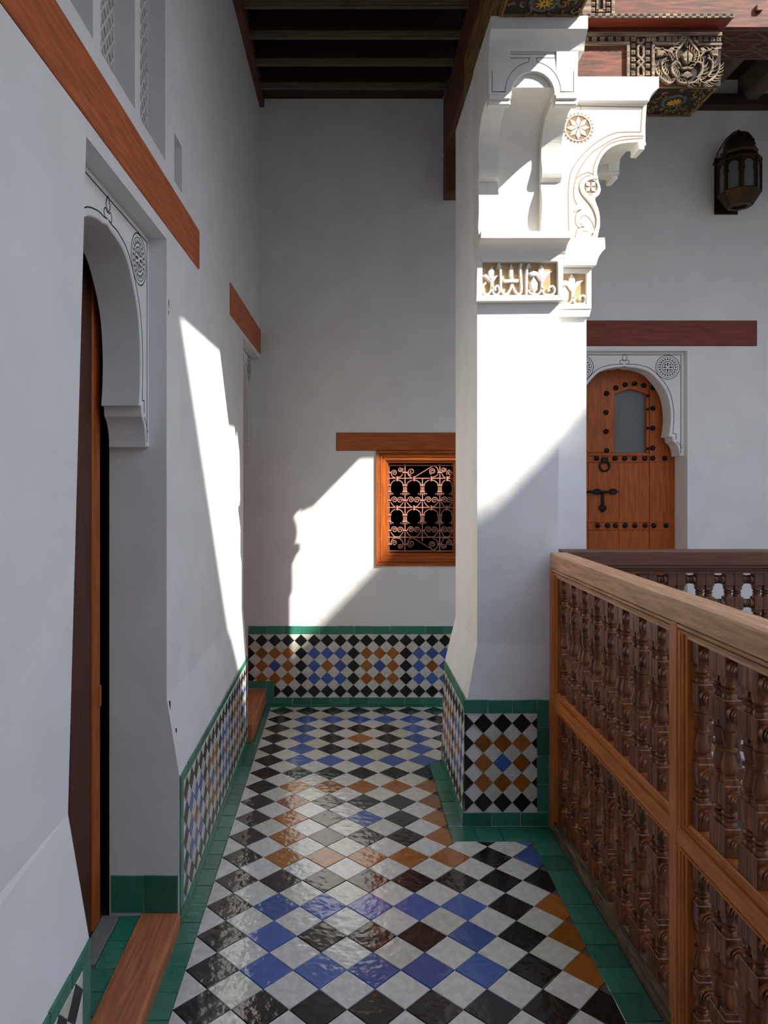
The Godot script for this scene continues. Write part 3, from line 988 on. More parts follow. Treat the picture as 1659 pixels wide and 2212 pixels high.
# ---------------------------------------------------------------- windows
func make_windows() -> void:
	var lf := left_frame()
	var names := ["nearest pierced plaster window slot high in the left wall, only its lower corner in view", "middle pierced plaster window slot above the long lintel in the left wall", "pierced plaster window slot above the lintel next to the small square niche"]
	var lb := B.new()   # a screen of interlaced plaster strips, 0.26 wide
	var cell := 0.046
	for i in range(-9, 30):
		for s in [-1.0, 1.0]:
			var y0 := i * cell * 1.0
			var a := Vector2(0, y0)
			var c := Vector2(0.26, y0 + s * 0.26 * 1.25)
			if a.y > 0.86 or c.y > 0.86 or minf(a.y, c.y) < 0.0 and maxf(a.y, c.y) < 0.0:
				continue
			if c.y < 0.0:
				c = a.lerp(c, a.y / (a.y - c.y))
			if a.y < 0.0:
				a = c.lerp(a, c.y / (c.y - a.y))
			if a.distance_to(c) > 0.01:
				lb.stroke(PackedVector2Array([a, c]), 0.008, 0.0, 0.012, -1, 0.8)
	for i in 7:
		lb.stroke(V2([[0.02 + 0.0367 * i, 0], [0.02 + 0.0367 * i, 0.86]]), 0.006, 0.0, 0.009, -1, 0.8)
	for y in [0.0, 0.86]:
		lb.stroke(V2([[0, y], [0.26, y]]), 0.02, -0.01, 0.012)
	for x in [0.0, 0.26]:
		lb.stroke(V2([[x, 0], [x, 0.86]]), 0.02, -0.01, 0.012)
	var mesh := lb.mesh()
	for k in 3:
		var w := thing("window", names[k], "window", lf * Transform3D(Basis(), Vector3(1.355 + 0.309 * k, 2.388, -0.066)), "", "structure")
		w.name = "window_%d" % (k + 2)
		put("lattice", mesh, M["carved plaster"], w)
	# the grilled window in the end wall
	var w := thing("window", "small square window with a honey wooden frame and a scrolled iron grille", "window", Transform3D(Basis(), P(0, 0, 4.47)), "", "structure")
	w.name = "window_1"
	var x0 := 0.1926
	var x1 := 0.7545
	var y0 := 0.862
	var y1 := 1.5765
	var ring := func(called: String, a: float, c: float, z0: float, z1: float, e: float, m: String) -> void:   # four mitred bars between the insets a and c
		var o := [Vector2(x0 + a, y0 + a), Vector2(x1 - a, y0 + a), Vector2(x1 - a, y1 - a), Vector2(x0 + a, y1 - a)]
		var q := [Vector2(x0 + c, y0 + c), Vector2(x1 - c, y0 + c), Vector2(x1 - c, y1 - c), Vector2(x0 + c, y1 - c)]
		for i in 4:
			var j := (i + 1) % 4
			var b := B.new()
			b.prism(PackedVector2Array([o[i], o[j], q[j], q[i]]), z0, z1, e)
			put(called, b.mesh(), M[m + (" x" if i % 2 == 0 else " y")], w)
	ring.call("frame_bar", 0.0, 0.017, -0.06, 0.012, 0.002, "honey")
	ring.call("frame_bar", 0.028, 0.040, -0.06, 0.006, 0.003, "honey")
	ring.call("frame_bar", 0.0405, 0.060, -0.06, 0.001, 0.002, "honey")
	ring.call("frame_bar", 0.0605, 0.067, -0.06, -0.004, 0.002, "honey")
	ring.call("frame_bar", 0.0675, 0.076, -0.10, -0.010, 0.002, "honey")
	ring.call("frame_bar", 0.017, 0.028, -0.06, 0.0, 0.0, "honey")
	for side in 4:   # the rope moulding
		var a: Vector2 = [Vector2(x0, y0), Vector2(x1, y0), Vector2(x1, y1), Vector2(x0, y1)][side]
		var c: Vector2 = [Vector2(x1, y0), Vector2(x1, y1), Vector2(x0, y1), Vector2(x0, y0)][side]
		var d := (c - a).normalized()
		var inn := d.orthogonal() * -1.0
		var rb := B.new()
		var length := a.distance_to(c) - 0.045
		var k := roundi(length / 0.0085)
		for i in k:
			var t := 0.0225 + length * (i + 0.5) / k
			var p0 := a + d * (t - 0.004) + inn * 0.0175
			var p1 := a + d * (t + 0.004) + inn * 0.0275
			rb.tube(PackedVector3Array([Vector3(p0.x, p0.y, 0.0), Vector3((p0.x + p1.x) / 2, (p0.y + p1.y) / 2, 0.005), Vector3(p1.x, p1.y, 0.0)]), 0.0033, 5)
		put("rope_moulding", rb.mesh(), M["honey x" if side % 2 == 0 else "honey y"], w)
	# the grille, in units measured off the window: 6.914 to a pixel
	var G := func(x: float, y: float) -> Vector2: return Vector2((790.0 + x / 6.914 - CX) * 4.5 / F, EYE + (CY - 920.0 - y / 6.914) * 4.5 / F)
	var iron: Material = M["painted iron"]
	var grille := Node3D.new()
	grille.name = "grille"
	w.add_child(grille)
	grille.position.z = -0.03
	var bar := func(called: String, p: PackedVector2Array, r := 0.0042, z := 0.0) -> void:
		var b := B.new()
		b.tube(to3(p, z), r, 6)
		put(called, b.mesh(), iron, grille)
	for x in [345.0, 585.0, 845.0, 1105.0, 1315.0]:
		bar.call("bar", PackedVector2Array([G.call(x, 570.0 if x != 845.0 else 790.0), G.call(x, 1885.0 if x != 845.0 else 1720.0)]))
	for y in [590.0, 785.0, 1220.0, 1665.0, 1868.0]:
		bar.call("bar", PackedVector2Array([G.call(330.0, y), G.call(1335.0, y)]))
	var xs := [345.0, 585.0, 845.0, 1105.0, 1315.0]
	for i in 4:
		var a: float = xs[i]
		var c: float = xs[i + 1]
		var wd := c - a
		for yb in [785.0, 1220.0]:
			var ya: float = yb + 25.0
			var pts := PackedVector2Array([G.call(a + 22, ya + 215), G.call(a + 22, ya + 100), G.call(a + 34, ya + 50), G.call(a + wd * 0.3, ya + 12), G.call(a + wd * 0.5, ya), G.call(c - wd * 0.3, ya + 12), G.call(c - 34, ya + 50), G.call(c - 22, ya + 100), G.call(c - 22, ya + 215)])
			bar.call("arch", smooth(pts, 4), 0.0036)
			for s in [[a + 40, -1.0], [c - 40, 1.0]]:   # the small curl under each arch's foot
				var cc: Vector2 = G.call(s[0], ya + 215)
				var sp := spiral(cc, 0.010, 0.003, PI * 0.5 * (1.0 + s[1]), PI * 0.5 * (1.0 + s[1]) + s[1] * 4.6 * -1.0, 12)
				bar.call("curl", sp, 0.003)
			var um := (a + c) * 0.5
			bar.call("collar", PackedVector2Array([G.call(um, yb - 32), G.call(um, yb + 40)]), 0.0068, 0.003)
		for yc in [1105.0, 1550.0]:   # the lyre scrolls
			var lc: Vector2 = G.call(a + wd * 0.34, yc)
			var rc: Vector2 = G.call(c - wd * 0.31, yc + 5)
			var r := 0.0205
			var pl := spiral(lc, 0.003, r, -PI * 2.2, PI, 24)
			pl.append_array(smooth(PackedVector2Array([G.call(a + 24, yc + 30), G.call(a + wd * 0.3, yc + 95), G.call((a + c) * 0.5, yc + 108), G.call(c - wd * 0.3, yc + 95), G.call(c - 24, yc + 30)]), 3))
			pl.append_array(spiral(rc, r, 0.003, 0.0, PI * 3.2, 24))
			bar.call("scroll", pl, 0.0034)
		var long := i == 1
		for end in 2:   # the scrolls along the top and the bottom
			var ym := 690.0 if end == 0 else 1760.0
			var s := -1.0 if end == 0 else 1.0
			if i == 2:
				continue
			if long:
				var e := xs[3] as float
				var q := PackedVector2Array([G.call(a + 42, ym + s * 10), G.call(a + 48, ym - s * 40), G.call(a + 95, ym - s * 84), G.call(a + 150, ym - s * 70), G.call(e - 130, ym + s * 74), G.call(e - 80, ym + s * 86), G.call(e - 38, ym + s * 56), G.call(e - 22, ym), G.call(e - 42, ym - s * 50), G.call(e - 105, ym - s * 80)])
				bar.call("scroll", smooth(q, 4), 0.0034)
				bar.call("scroll", spiral(G.call(a + 95, ym + s * 4), 0.004, 0.0225, PI * 0.5, PI * 3.5, 26), 0.0034)
				bar.call("scroll", spiral(G.call(e - 110, ym + s * 10), 0.004, 0.021, 0.0, PI * 3.4, 26), 0.0034)
			else:
				var fl := 1.0 if i == 0 else -1.0
				var mx := (a + c) * 0.5
				bar.call("scroll", spiral(G.call(mx - fl * 40, ym - s * 12), 0.003, 0.0195, 0.0, PI * 3.2, 22), 0.0034)
				bar.call("scroll", spiral(G.call(mx + fl * 50, ym + s * 36), 0.003, 0.017, PI, PI * 4.2, 22), 0.0034)
				bar.call("scroll", smooth(PackedVector2Array([G.call(a + 22, ym), G.call(a + 55, ym - s * 70), G.call(mx, ym - s * 82), G.call(c - 55, ym - s * 60), G.call(c - 22, ym + s * 10)]), 4), 0.0034)
	for x in xs:
		for y in [890.0, 985.0, 1115.0, 1335.0, 1430.0, 1565.0, 700.0, 1770.0]:
			if x == 845.0 and (y == 700.0 or y == 1770.0):
				continue
			bar.call("collar", PackedVector2Array([G.call(x - 36, y), G.call(x + 36, y)]), 0.0062, 0.002)


# ---------------------------------------------------------------- the pillar
func bracket_profile() -> PackedVector2Array:   # the outline of a rib: out from the pillar's face, up; from the cornice to under the slab
	var o := V2([[-0.06, 2.37], [0.0602, 2.37], [0.0433, 2.4114]])
	o.append_array(smooth(V2([[0.0568, 2.4704], [0.0568, 2.5109], [0.05, 2.5446], [0.04, 2.5715], [0.0349, 2.5918]]), 3))
	o.append_array(smooth(V2([[0.0534, 2.6052], [0.0602, 2.6288], [0.0501, 2.6659], [0.045, 2.6895], [0.0467, 2.7198], [0.0585, 2.7535], [0.0787, 2.7839], [0.109, 2.8075], [0.1529, 2.821], [0.2176, 2.826]]), 3))
	o.append_array(V2([[0.222, 2.7957], [0.2422, 2.7957], [0.2455, 2.8075], [0.2439, 2.8445], [0.2472, 2.8749], [0.2557, 2.9928], [-0.06, 2.9928]]))
	return o


func frieze_flower(b: B, f: Callable, s := 1.0) -> void:   # f maps ornament units to the panel
	var q := func(a: Array) -> PackedVector2Array:
		var o := PackedVector2Array()
		for p in a: o.append(f.call(p[0], p[1]))
		return o
	b.prism(smooth(q.call([[825, 500], [862, 560], [858, 620], [838, 690], [800, 640], [790, 570], [825, 500]]), 3).slice(0, -1), 0, 0.016, 0.003)
	b.prism(q.call([[672, 606], [740, 575], [800, 590], [838, 690], [826, 712], [770, 640], [720, 640]]), 0, 0.015, 0.003)
	b.prism(q.call([[962, 578], [880, 590], [850, 640], [838, 700], [850, 720], [890, 650]]), 0, 0.015, 0.003)
	b.stroke(smooth(q.call([[838, 690], [842, 790], [870, 850], [930, 862], [985, 840], [995, 790], [965, 755], [925, 780], [930, 815]]), 4), 0.009 * s, 0, 0.015)
	b.stroke(smooth(q.call([[842, 780], [810, 840], [760, 855], [700, 835], [690, 800]]), 4), 0.0085 * s, 0, 0.015)
	b.prism(q.call([[742, 642], [790, 720], [785, 800], [745, 835], [702, 780], [700, 715]]), 0, 0.014, 0.004)


func make_pillar() -> void:
	var p := thing("pillar", "white plastered corner pillar with carved capital and brackets on a tiled foot", "pillar", Transform3D(), "", "thing")
	var b := B.new()
	var ys := [-0.02, 0.51, 0.731, 3.094]
	var xl := [0.478, 0.494, 0.5385, 0.5385]
	var fr := [2.903, 2.906, 2.93, 2.93]
	var bk := [3.56, 3.55, 3.5, 3.5]
	for i in 3:
		var y0: float = ys[i]
		var y1: float = ys[i + 1]
		b.quad(P(xl[i], y0, fr[i]), P(0.87, y0, fr[i]), P(0.87, y1, fr[i + 1]), P(xl[i + 1], y1, fr[i + 1]))
		b.quad(P(xl[i], y0, bk[i]), P(xl[i], y0, fr[i]), P(xl[i + 1], y1, fr[i + 1]), P(xl[i + 1], y1, bk[i + 1]))
		b.quad(P(0.87, y0, fr[i]), P(0.87, y0, bk[i]), P(0.87, y1, bk[i + 1]), P(0.87, y1, fr[i + 1]))
		b.quad(P(0.87, y0, bk[i]), P(xl[i], y0, bk[i]), P(xl[i + 1], y1, bk[i + 1]), P(0.87, y1, bk[i + 1]))
	put("shaft", b.mesh(), M["plaster"], p)
	put("pilaster", box_mesh(P(0.86, -0.02, 3.44), P(1.024, 3.094, 3.05), 0.003), M["plaster"], p)
	# tiles of the foot
	var f := Transform3D(Basis(), P(0, 0, 2.9045))
	var org := Vector2(0.481, 0.096)
	var colour := func(i: int, j: int) -> String: return dado_colour(i, j, true)
	diamond_field(p, f, rect2(0.482, 0.056, 0.775, 0.455), org, 0.0775, 0.0798, "wall", colour, 0.0008, -0.004, 0.0075, 0.004)
	strip(p, f, Vector2(0.478, 0.455), Vector2(0.775, 0.511), 0.115, false, "wall", -0.004, 0.008)
	strip(p, f, Vector2(0.476, 0.0), Vector2(0.824, 0.056), 0.115, false, "wall", -0.004, 0.008)
	strip(p, f, Vector2(0.775, 0.056), Vector2(0.824, 0.511), 0.115, true, "wall", -0.004, 0.008)
	var sf := Transform3D(Basis(Vector3(0, 0, 1), Vector3(0.0314, 0.9995, 0), Vector3(-0.9995, 0.0314, 0)), P(0.478, 0, 3.56))
	diamond_field(p, sf, rect2(0.0, 0.056, 0.652, 0.455), Vector2(0.03, 0.096), 0.0775, 0.0798, "wall", colour, 0.0008, -0.003, 0.006, 0.004)
	strip(p, sf, Vector2(0.0, 0.455), Vector2(0.655, 0.511), 0.115, false, "wall", -0.003, 0.0065)
	strip(p, sf, Vector2(0.0, 0.0), Vector2(0.655, 0.056), 0.115, false, "wall", -0.003, 0.0065)
	# friezes
	var Z := func(x: float, y: float) -> Vector2: return Vector2((1020.0 + x / 5.53 - CX) * 2.895 / F, EYE + (CY - 480.0 - y / 5.53) * 2.895 / F)
	var fb := B.new()
	fb.x = Transform3D(Basis(), P(0, 0, 2.895))
	var o: PackedVector2Array = PackedVector2Array([Z.call(48, 945), Z.call(1085, 935), Z.call(1090, 372), Z.call(62, 372)])
	var inn := PackedVector2Array([Z.call(122, 868), Z.call(1026, 868), Z.call(1020, 470), Z.call(124, 472)])
	for i in 4:
		var j := (i + 1) % 4
		fb.prism(PackedVector2Array([o[i], o[j], inn[j], inn[i]]), -0.04, 0.0, 0.002)
	var fz := put("frieze", fb.mesh(), M["carved plaster"], p)
	var gb := B.new()
	gb.x = fb.x
	gb.prism(inn, -0.04, -0.02)
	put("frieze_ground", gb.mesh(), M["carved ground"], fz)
	var q := func(a: Array) -> PackedVector2Array:
		var r := PackedVector2Array()
		for t in a: r.append(Z.call(t[0], t[1]))
		return r
	var cb := B.new()
	cb.x = Transform3D(Basis(), P(0, 0, 2.915))
	frieze_flower(cb, Z)
	cb.stroke(q.call([[682, 492], [660, 560], [657, 862]]), 0.0105, 0, 0.016)
	cb.stroke(q.call([[682, 492], [700, 530]]), 0.006, 0, 0.015)
	cb.prism(q.call([[236, 520], [268, 580], [258, 650], [238, 700], [198, 650], [192, 590]]), 0, 0.016, 0.003)
	cb.prism(q.call([[126, 634], [170, 612], [205, 640], [238, 700], [238, 735], [205, 700], [170, 668]]), 0, 0.015, 0.003)
	cb.prism(q.call([[315, 625], [270, 640], [240, 690], [240, 730], [285, 668]]), 0, 0.015, 0.003)
	cb.stroke(smooth(q.call([[238, 715], [235, 790], [205, 845], [150, 850], [130, 800], [140, 750], [170, 715]]), 4), 0.010, 0, 0.015)
	cb.stroke(smooth(q.call([[240, 770], [265, 845], [310, 855], [335, 810], [310, 750], [280, 780], [290, 810]]), 4), 0.010, 0, 0.015)
	cb.stroke(smooth(q.call([[318, 485], [345, 560], [350, 770], [375, 840], [425, 850], [465, 790], [480, 735]]), 4), 0.012, 0, 0.016)
	cb.stroke(q.call([[318, 485], [305, 550]]), 0.007, 0, 0.015)
	cb.stroke(q.call([[385, 697], [558, 693]]), 0.0135, 0, 0.0175, -1, 0.85)
	cb.prism(q.call([[470, 488], [498, 560], [494, 640], [472, 690], [446, 640], [444, 570]]), 0, 0.015, 0.003)
	cb.stroke(smooth(q.call([[485, 735], [510, 800], [550, 850], [590, 835], [600, 780]]), 4), 0.011, 0, 0.015)
	cb.stroke(q.call([[592, 486], [582, 560], [592, 690], [598, 800]]), 0.012, 0, 0.016)
	put("relief", cb.mesh(), M["carved plaster"], fz)
	# the frieze of the side pilaster
	var D2 := 3.03
	var Z2 := func(x: float, y: float) -> Vector2: return Vector2((1020.0 + x / 5.53 - CX) * D2 / F, EYE + (CY - 480.0 - y / 5.53) * D2 / F)
	var f2 := B.new()
	f2.x = Transform3D(Basis(), P(0, 0, D2))
	var o2 := PackedVector2Array([Z2.call(1000, 1040), Z2.call(1425, 1035), Z2.call(1425, 548), Z2.call(1000, 548)])
	var i2 := PackedVector2Array([Z2.call(1030, 975), Z2.call(1368, 975), Z2.call(1370, 605), Z2.call(1030, 605)])
	for i in 4:
		var j := (i + 1) % 4
		f2.prism(PackedVector2Array([o2[i], o2[j], i2[j], i2[i]]), -0.04, 0.0, 0.002)
	f2.box(Vector3(1.01, o2[0].y, -0.41), Vector3(o2[1].x, o2[2].y, -0.0405))
	var lipx := o2[1].x
	f2.prism(PackedVector2Array([Vector2(0.9, o2[0].y), Vector2(0.9, o2[0].y - 0.03), Vector2(1.03, o2[0].y - 0.03), Vector2(lipx, o2[0].y)]), -0.41, -0.004)
	var fz2 := put("frieze", f2.mesh(), M["carved plaster"], p)
	var g2 := B.new()
	g2.x = f2.x
	g2.prism(i2, -0.04, -0.017)
	put("frieze_ground", g2.mesh(), M["carved ground"], fz2)
	var c2 := B.new()
	c2.x = Transform3D(Basis(), P(0, 0, D2 + 0.02))
	frieze_flower(c2, func(x: float, y: float) -> Vector2: return Z2.call(x + 372, y + 112))
	put("relief", c2.mesh(), M["carved plaster"], fz2)
	# cornices over the friezes: out, up
	var front := Transform3D(Basis(Vector3(0, 0, 1), Vector3.UP, Vector3(-1, 0, 0)), P(0, 0, 2.93))
	var side := Transform3D(Basis(), Vector3(1.024, 0, 0))
	var cn := B.new()
	cn.x = front
	var cp := V2([[-0.05, 2.290], [0.035, 2.290], [0.037, 2.303]])
	cp.append_array(smooth(V2([[0.040, 2.308], [0.048, 2.322], [0.07, 2.336], [0.10, 2.343]]), 3))
	cp.append_array(V2([[0.106, 2.346], [0.108, 2.372], [-0.05, 2.376]]))
	cn.prism(cp, -0.886, -0.532, 0.002)
	put("cornice", cn.mesh(), M["carved plaster"], p)
	cn = B.new()
	cn.x = side
	var cq := V2([[-0.15, 2.290], [0.022, 2.290]])
	cq.append_array(smooth(V2([[0.026, 2.30], [0.034, 2.325], [0.05, 2.35]]), 3))
	cq.append_array(V2([[0.0619, 2.3592], [0.0602, 2.4064], [-0.15, 2.4064]]))
	cn.prism(cq, -3.44, -3.0, 0.002)
	put("cornice", cn.mesh(), M["carved plaster"], p)
	# the two brackets
	for k in 2:
		var fx: Transform3D = front if k == 0 else side
		var z0 := -0.867 if k == 0 else -3.43
		var z1 := -0.533 if k == 0 else -3.049
		var br := Node3D.new()
		br.name = "bracket"
		p.add_child(br, true)
		br.transform = fx
		for r in 2:
			var rib := B.new()
			var w := 0.082
			if r == 0:
				rib.prism(bracket_profile(), z0, z0 + w, 0.002)
			else:
				rib.prism(bracket_profile(), z1 - w, z1, 0.002)
			put("rib", rib.mesh(), M["carved plaster"], br)
		var core := B.new()
		var sp := V2([[-0.06, 2.37], [0.02, 2.376], [0.02, 2.62]])
		sp.append_array(smooth(V2([[0.02, 2.66], [0.026, 2.74], [0.05, 2.80], [0.10, 2.845], [0.17, 2.862], [0.235, 2.866]]), 4))
		sp.append_array(V2([[0.235, 2.9928], [-0.06, 2.9928]]))
		core.prism(sp, z0 + 0.08, z1 - 0.08)
		put("soffit", core.mesh(), M["carved plaster"], br)
		var sl := B.new()
		var cav := V2([[-0.06, 2.99], [0.2557, 2.99]])
		cav.append_array(smooth(V2([[0.257, 2.993], [0.263, 3.012], [0.276, 3.03], [0.294, 3.044]]), 3))
		cav.append_array(V2([[0.2978, 3.047], [0.2978, 3.094], [-0.06, 3.094]]))
		sl.prism(cav, z0 - (0.022 if k == 0 else 0.0), z1 + (0.0 if k == 0 else 0.022), 0.003)
		put("slab", sl.mesh(), M["carved plaster"], br)
		# the arched panel across the end
		var ef := Transform3D(Basis(Vector3(0, 0, -1), Vector3.UP, Vector3(1, 0, 0)), Vector3(0.238, 0, 0))
		if k == 0:
			ef = Transform3D(Basis(Vector3(0, 0, -1), Vector3.UP, Vector3(1, 0, 0)), Vector3(0.238, 0, 0))
		var a0 := -z1 + 0.0012
		var a1 := -z0 - 0.0012
		var mid := (a0 + a1) * 0.5
		var pan := B.new()
		pan.x = ef
		var pp := V2([[a0, 2.83], [a0 + 0.09, 2.83]])
		for i in 13:
			var t := PI - PI * i / 12.0
			pp.append(Vector2(mid + cos(t) * (mid - a0 - 0.086), 2.835 + sin(t) * 0.083))
		pp.append_array(V2([[a1 - 0.09, 2.83], [a1, 2.83], [a1, 2.99], [a0, 2.99]]))
		pan.prism(pp, -0.04, 0.012, 0.002)
		for e in [[a0, a0 + 0.084], [a1 - 0.084, a1]]:
			pan.box(Vector3(e[0], 2.796, -0.02), Vector3(e[1], 2.812, 0.008), 0.003)
			pan.box(Vector3(e[0], 2.813, -0.02), Vector3(e[1], 2.832, 0.015), 0.004)
		var pm := put("arch_panel", pan.mesh(), M["carved plaster"], br)
		var gl := B.new()
		gl.x = ef * Transform3D(Basis(), Vector3(0, 0, 0.0118))
		gl.stroke(V2([[a0 + 0.01, 2.982], [a1, 2.982]]), 0.0018, 0, 0.0007, -1, 1.0)
		for s in [-1.0, 1.0]:
			var xe: float = mid + s * (mid - a0 - 0.014)
			var ar := PackedVector2Array([Vector2(mid + s * 0.012, 2.968), Vector2(xe, 2.968), Vector2(xe, 2.842), Vector2(mid + s * (mid - a0 - 0.062), 2.842)])
			for i in 9:
				var t := (PI / 2 - 0.16) * i / 8.0
				ar.append(Vector2(mid + s * cos(t) * (mid - a0 - 0.062), 2.842 + sin(t) * 0.112))
			ar.append(Vector2(mid + s * 0.012, 2.968))
			gl.stroke(ar, 0.0019, 0, 0.0007, -1, 1.0)
		put("incised_line", gl.mesh(), M["groove shade and dirt"], pm)
	# ornament of the side bracket's face, units of 5.82 to a pixel
	var S := func(x: float, y: float) -> Vector2: return Vector2((1180.0 + x / 5.82 - CX) * 3.05 / F, EYE + (CY - 180.0 - y / 5.82) * 3.05 / F)
	var qs := func(a: Array, k := 5) -> PackedVector2Array:
		var r := PackedVector2Array()
		for t in a: r.append(S.call(t[0], t[1]))
		return smooth(r, k) if k > 0 else r
	var ln := B.new()
	ln.x = Transform3D(Basis(), P(0, 0, 3.0489))
	var lines := [
		[[[330, 232], [1262, 248]], 0], [[[310, 286], [1206, 300], [1186, 614]], 0],
		[[[1186, 614], [950, 615], [840, 635], [700, 700], [560, 800], [430, 930], [340, 1060], [295, 1180], [275, 1400], [278, 1640], [284, 1870]], 4],
		[[[1220, 663], [960, 672], [820, 718], [700, 788], [590, 860], [480, 980], [410, 1100], [368, 1210], [345, 1330], [350, 1450], [388, 1530]], 4],
		[[[1215, 690], [960, 714], [800, 762], [700, 840], [640, 940], [600, 1040], [585, 1150]], 4],
		[[[385, 1190], [440, 1150], [530, 1122], [600, 1160]], 4],
		[[[600, 1172], [520, 1166], [440, 1215], [408, 1300], [430, 1390], [500, 1480], [560, 1560], [605, 1650], [625, 1740], [605, 1850], [565, 1920]], 4],
		[[[440, 1580], [385, 1630], [362, 1700], [372, 1770], [412, 1822]], 4], [[[425, 1700], [470, 1662], [530, 1690], [580, 1760], [595, 1820]], 4],
		[[[470, 1805], [400, 1825], [368, 1890], [366, 1960], [384, 2010]], 4]]
	for l in lines:
		ln.stroke(qs.call(l[0], l[1]), 0.0034, 0, 0.0009, -1, 1.0)
	put("incised_line", ln.mesh(), M["groove shade and dust"], p)
	var cr := B.new()
	cr.x = ln.x
	cr.stroke(qs.call([[488, 150], [470, 110], [462, 180], [452, 228]], 0), 0.0012, 0, 0.0006, -1, 1.0)
	cr.stroke(qs.call([[415, 235], [416, 285], [440, 310], [420, 360], [412, 385]], 0), 0.0011, 0, 0.0006, -1, 1.0)
	put("crack", cr.mesh(), M["groove shade and dirt"], p)
	var nh := B.new()
	nh.x = Transform3D(Basis(Vector3(0, 0, 1), Vector3.UP, Vector3(-1, 0, 0)), Vector3(0.5385, 0, 0))
	for h in [[-3.28, 2.80], [-3.20, 2.92], [-3.36, 2.58], [-3.05, 2.86], [-3.15, 2.62], [-3.42, 2.70]]:
		nh.prism(circle(Vector2(h[0], h[1]), 0.0035, 7, false), -0.002, 0.0006)
	put("nail_hole", nh.mesh(), M["groove shade and dirt"], p)
	var rl := B.new()
	rl.x = Transform3D(Basis(), P(0, 0, 3.0495))
	rl.stroke(qs.call([[640, 1190], [540, 1200], [465, 1250], [450, 1320], [490, 1400], [560, 1480], [615, 1570], [645, 1680], [640, 1800], [600, 1890]]), 0.020, 0, 0.009, 0.012, 0.45)
	rl.prism(qs.call([[430, 1745], [450, 1685], [495, 1680], [560, 1760], [585, 1870], [560, 1880], [480, 1820], [430, 1745]], 3).slice(0, -1), 0, 0.007, 0.003)
	rl.prism(circle(S.call(503, 1920), 0.0155, 18, false), 0, 0.009, 0.004)
	rl.stroke(qs.call([[395, 2000], [385, 1910], [430, 1845], [500, 1840], [555, 1890]]), 0.016, 0, 0.007, 0.006, 0.45)
	rl.prism(qs.call([[345, 1585], [390, 1530], [425, 1530], [450, 1580], [375, 1612]], 0), 0, 0.01, 0.003)
	put("scroll", rl.mesh(), M["carved plaster"], p)
	for rc in [[Vector2(398, 565), 0.0545, 24, 8], [Vector2(555, 1305), 0.031, 0, 4]]:
		var c: Vector2 = S.call(rc[0].x, rc[0].y)
		var rr: float = rc[1]
		var rs := B.new()
		rs.x = Transform3D(Basis(), P(0, 0, 3.0488))
		var dk := B.new()
		dk.x = rs.x
		dk.prism(circle(c, rr * 0.97, 28, false), 0, 0.0008)
		for i in int(rc[2]):
			var d := Vector2.from_angle(TAU * i / rc[2])
			var e := d.orthogonal()
			dk.prism(PackedVector2Array([c + d * rr * 1.26, c + d * rr * 1.04 + e * rr * 0.11, c + d * rr * 1.04 - e * rr * 0.11]), 0, 0.0008)
		var rm := put("rosette", dk.mesh(), M["groove shade and dust"], p)
		rs.stroke(circle(c, rr, 36), rr * 0.09, 0, 0.004)
		for i in int(rc[3]):
			var a: float = TAU * (i + 0.5 * (0 if rc[3] == 8 else 1)) / rc[3]
			var d := Vector2.from_angle(a)
			var e := d.orthogonal()
			var wdt := 0.17 if rc[3] == 8 else 0.3
			rs.prism(PackedVector2Array([c + d * rr * 0.06, c + d * rr * 0.52 + e * rr * wdt, c + d * rr * 0.9, c + d * rr * 0.52 - e * rr * wdt]), 0, 0.0045, 0.001)
		put("petal", rs.mesh(), M["carved plaster"], rm)


# ---------------------------------------------------------------- beams and carved consoles
func floret(b: B, c: Vector2, r: float, z: float) -> void:
	for i in 4:
		var d := Vector2.from_angle(TAU * (i + 0.5) / 4)
		b.prism(circle(c + d * r * 0.52, r * 0.46, 7, false), z, z + r * 0.5, r * 0.16, false)
	b.prism(circle(c, r * 0.25, 6, false), z, z + r * 0.7, r * 0.1, false)


func leaf_spray(b: B, pts: PackedVector2Array, w: float, z: float, h: float, ribs: int) -> void:   # a curved feather: a stem with ribs on its outer side
	b.stroke(pts, w, z, z + h, w * 0.4)
	for i in ribs:
		var t := float(i) / ribs * (pts.size() - 1)
		var k := clampi(int(t), 0, pts.size() - 2)
		var p := pts[k].lerp(pts[k + 1], t - k)
		var d := (pts[k + 1] - pts[k]).normalized()
		var nn := d.orthogonal()
		var l := w * lerpf(1.7, 1.0, float(i) / ribs)
		b.stroke(PackedVector2Array([p + nn * w * 0.2, p + nn * l * 0.7 + d * l * 0.4, p + nn * l + d * l * 1.0]), w * 0.5, z, z + h * 0.8, w * 0.15)


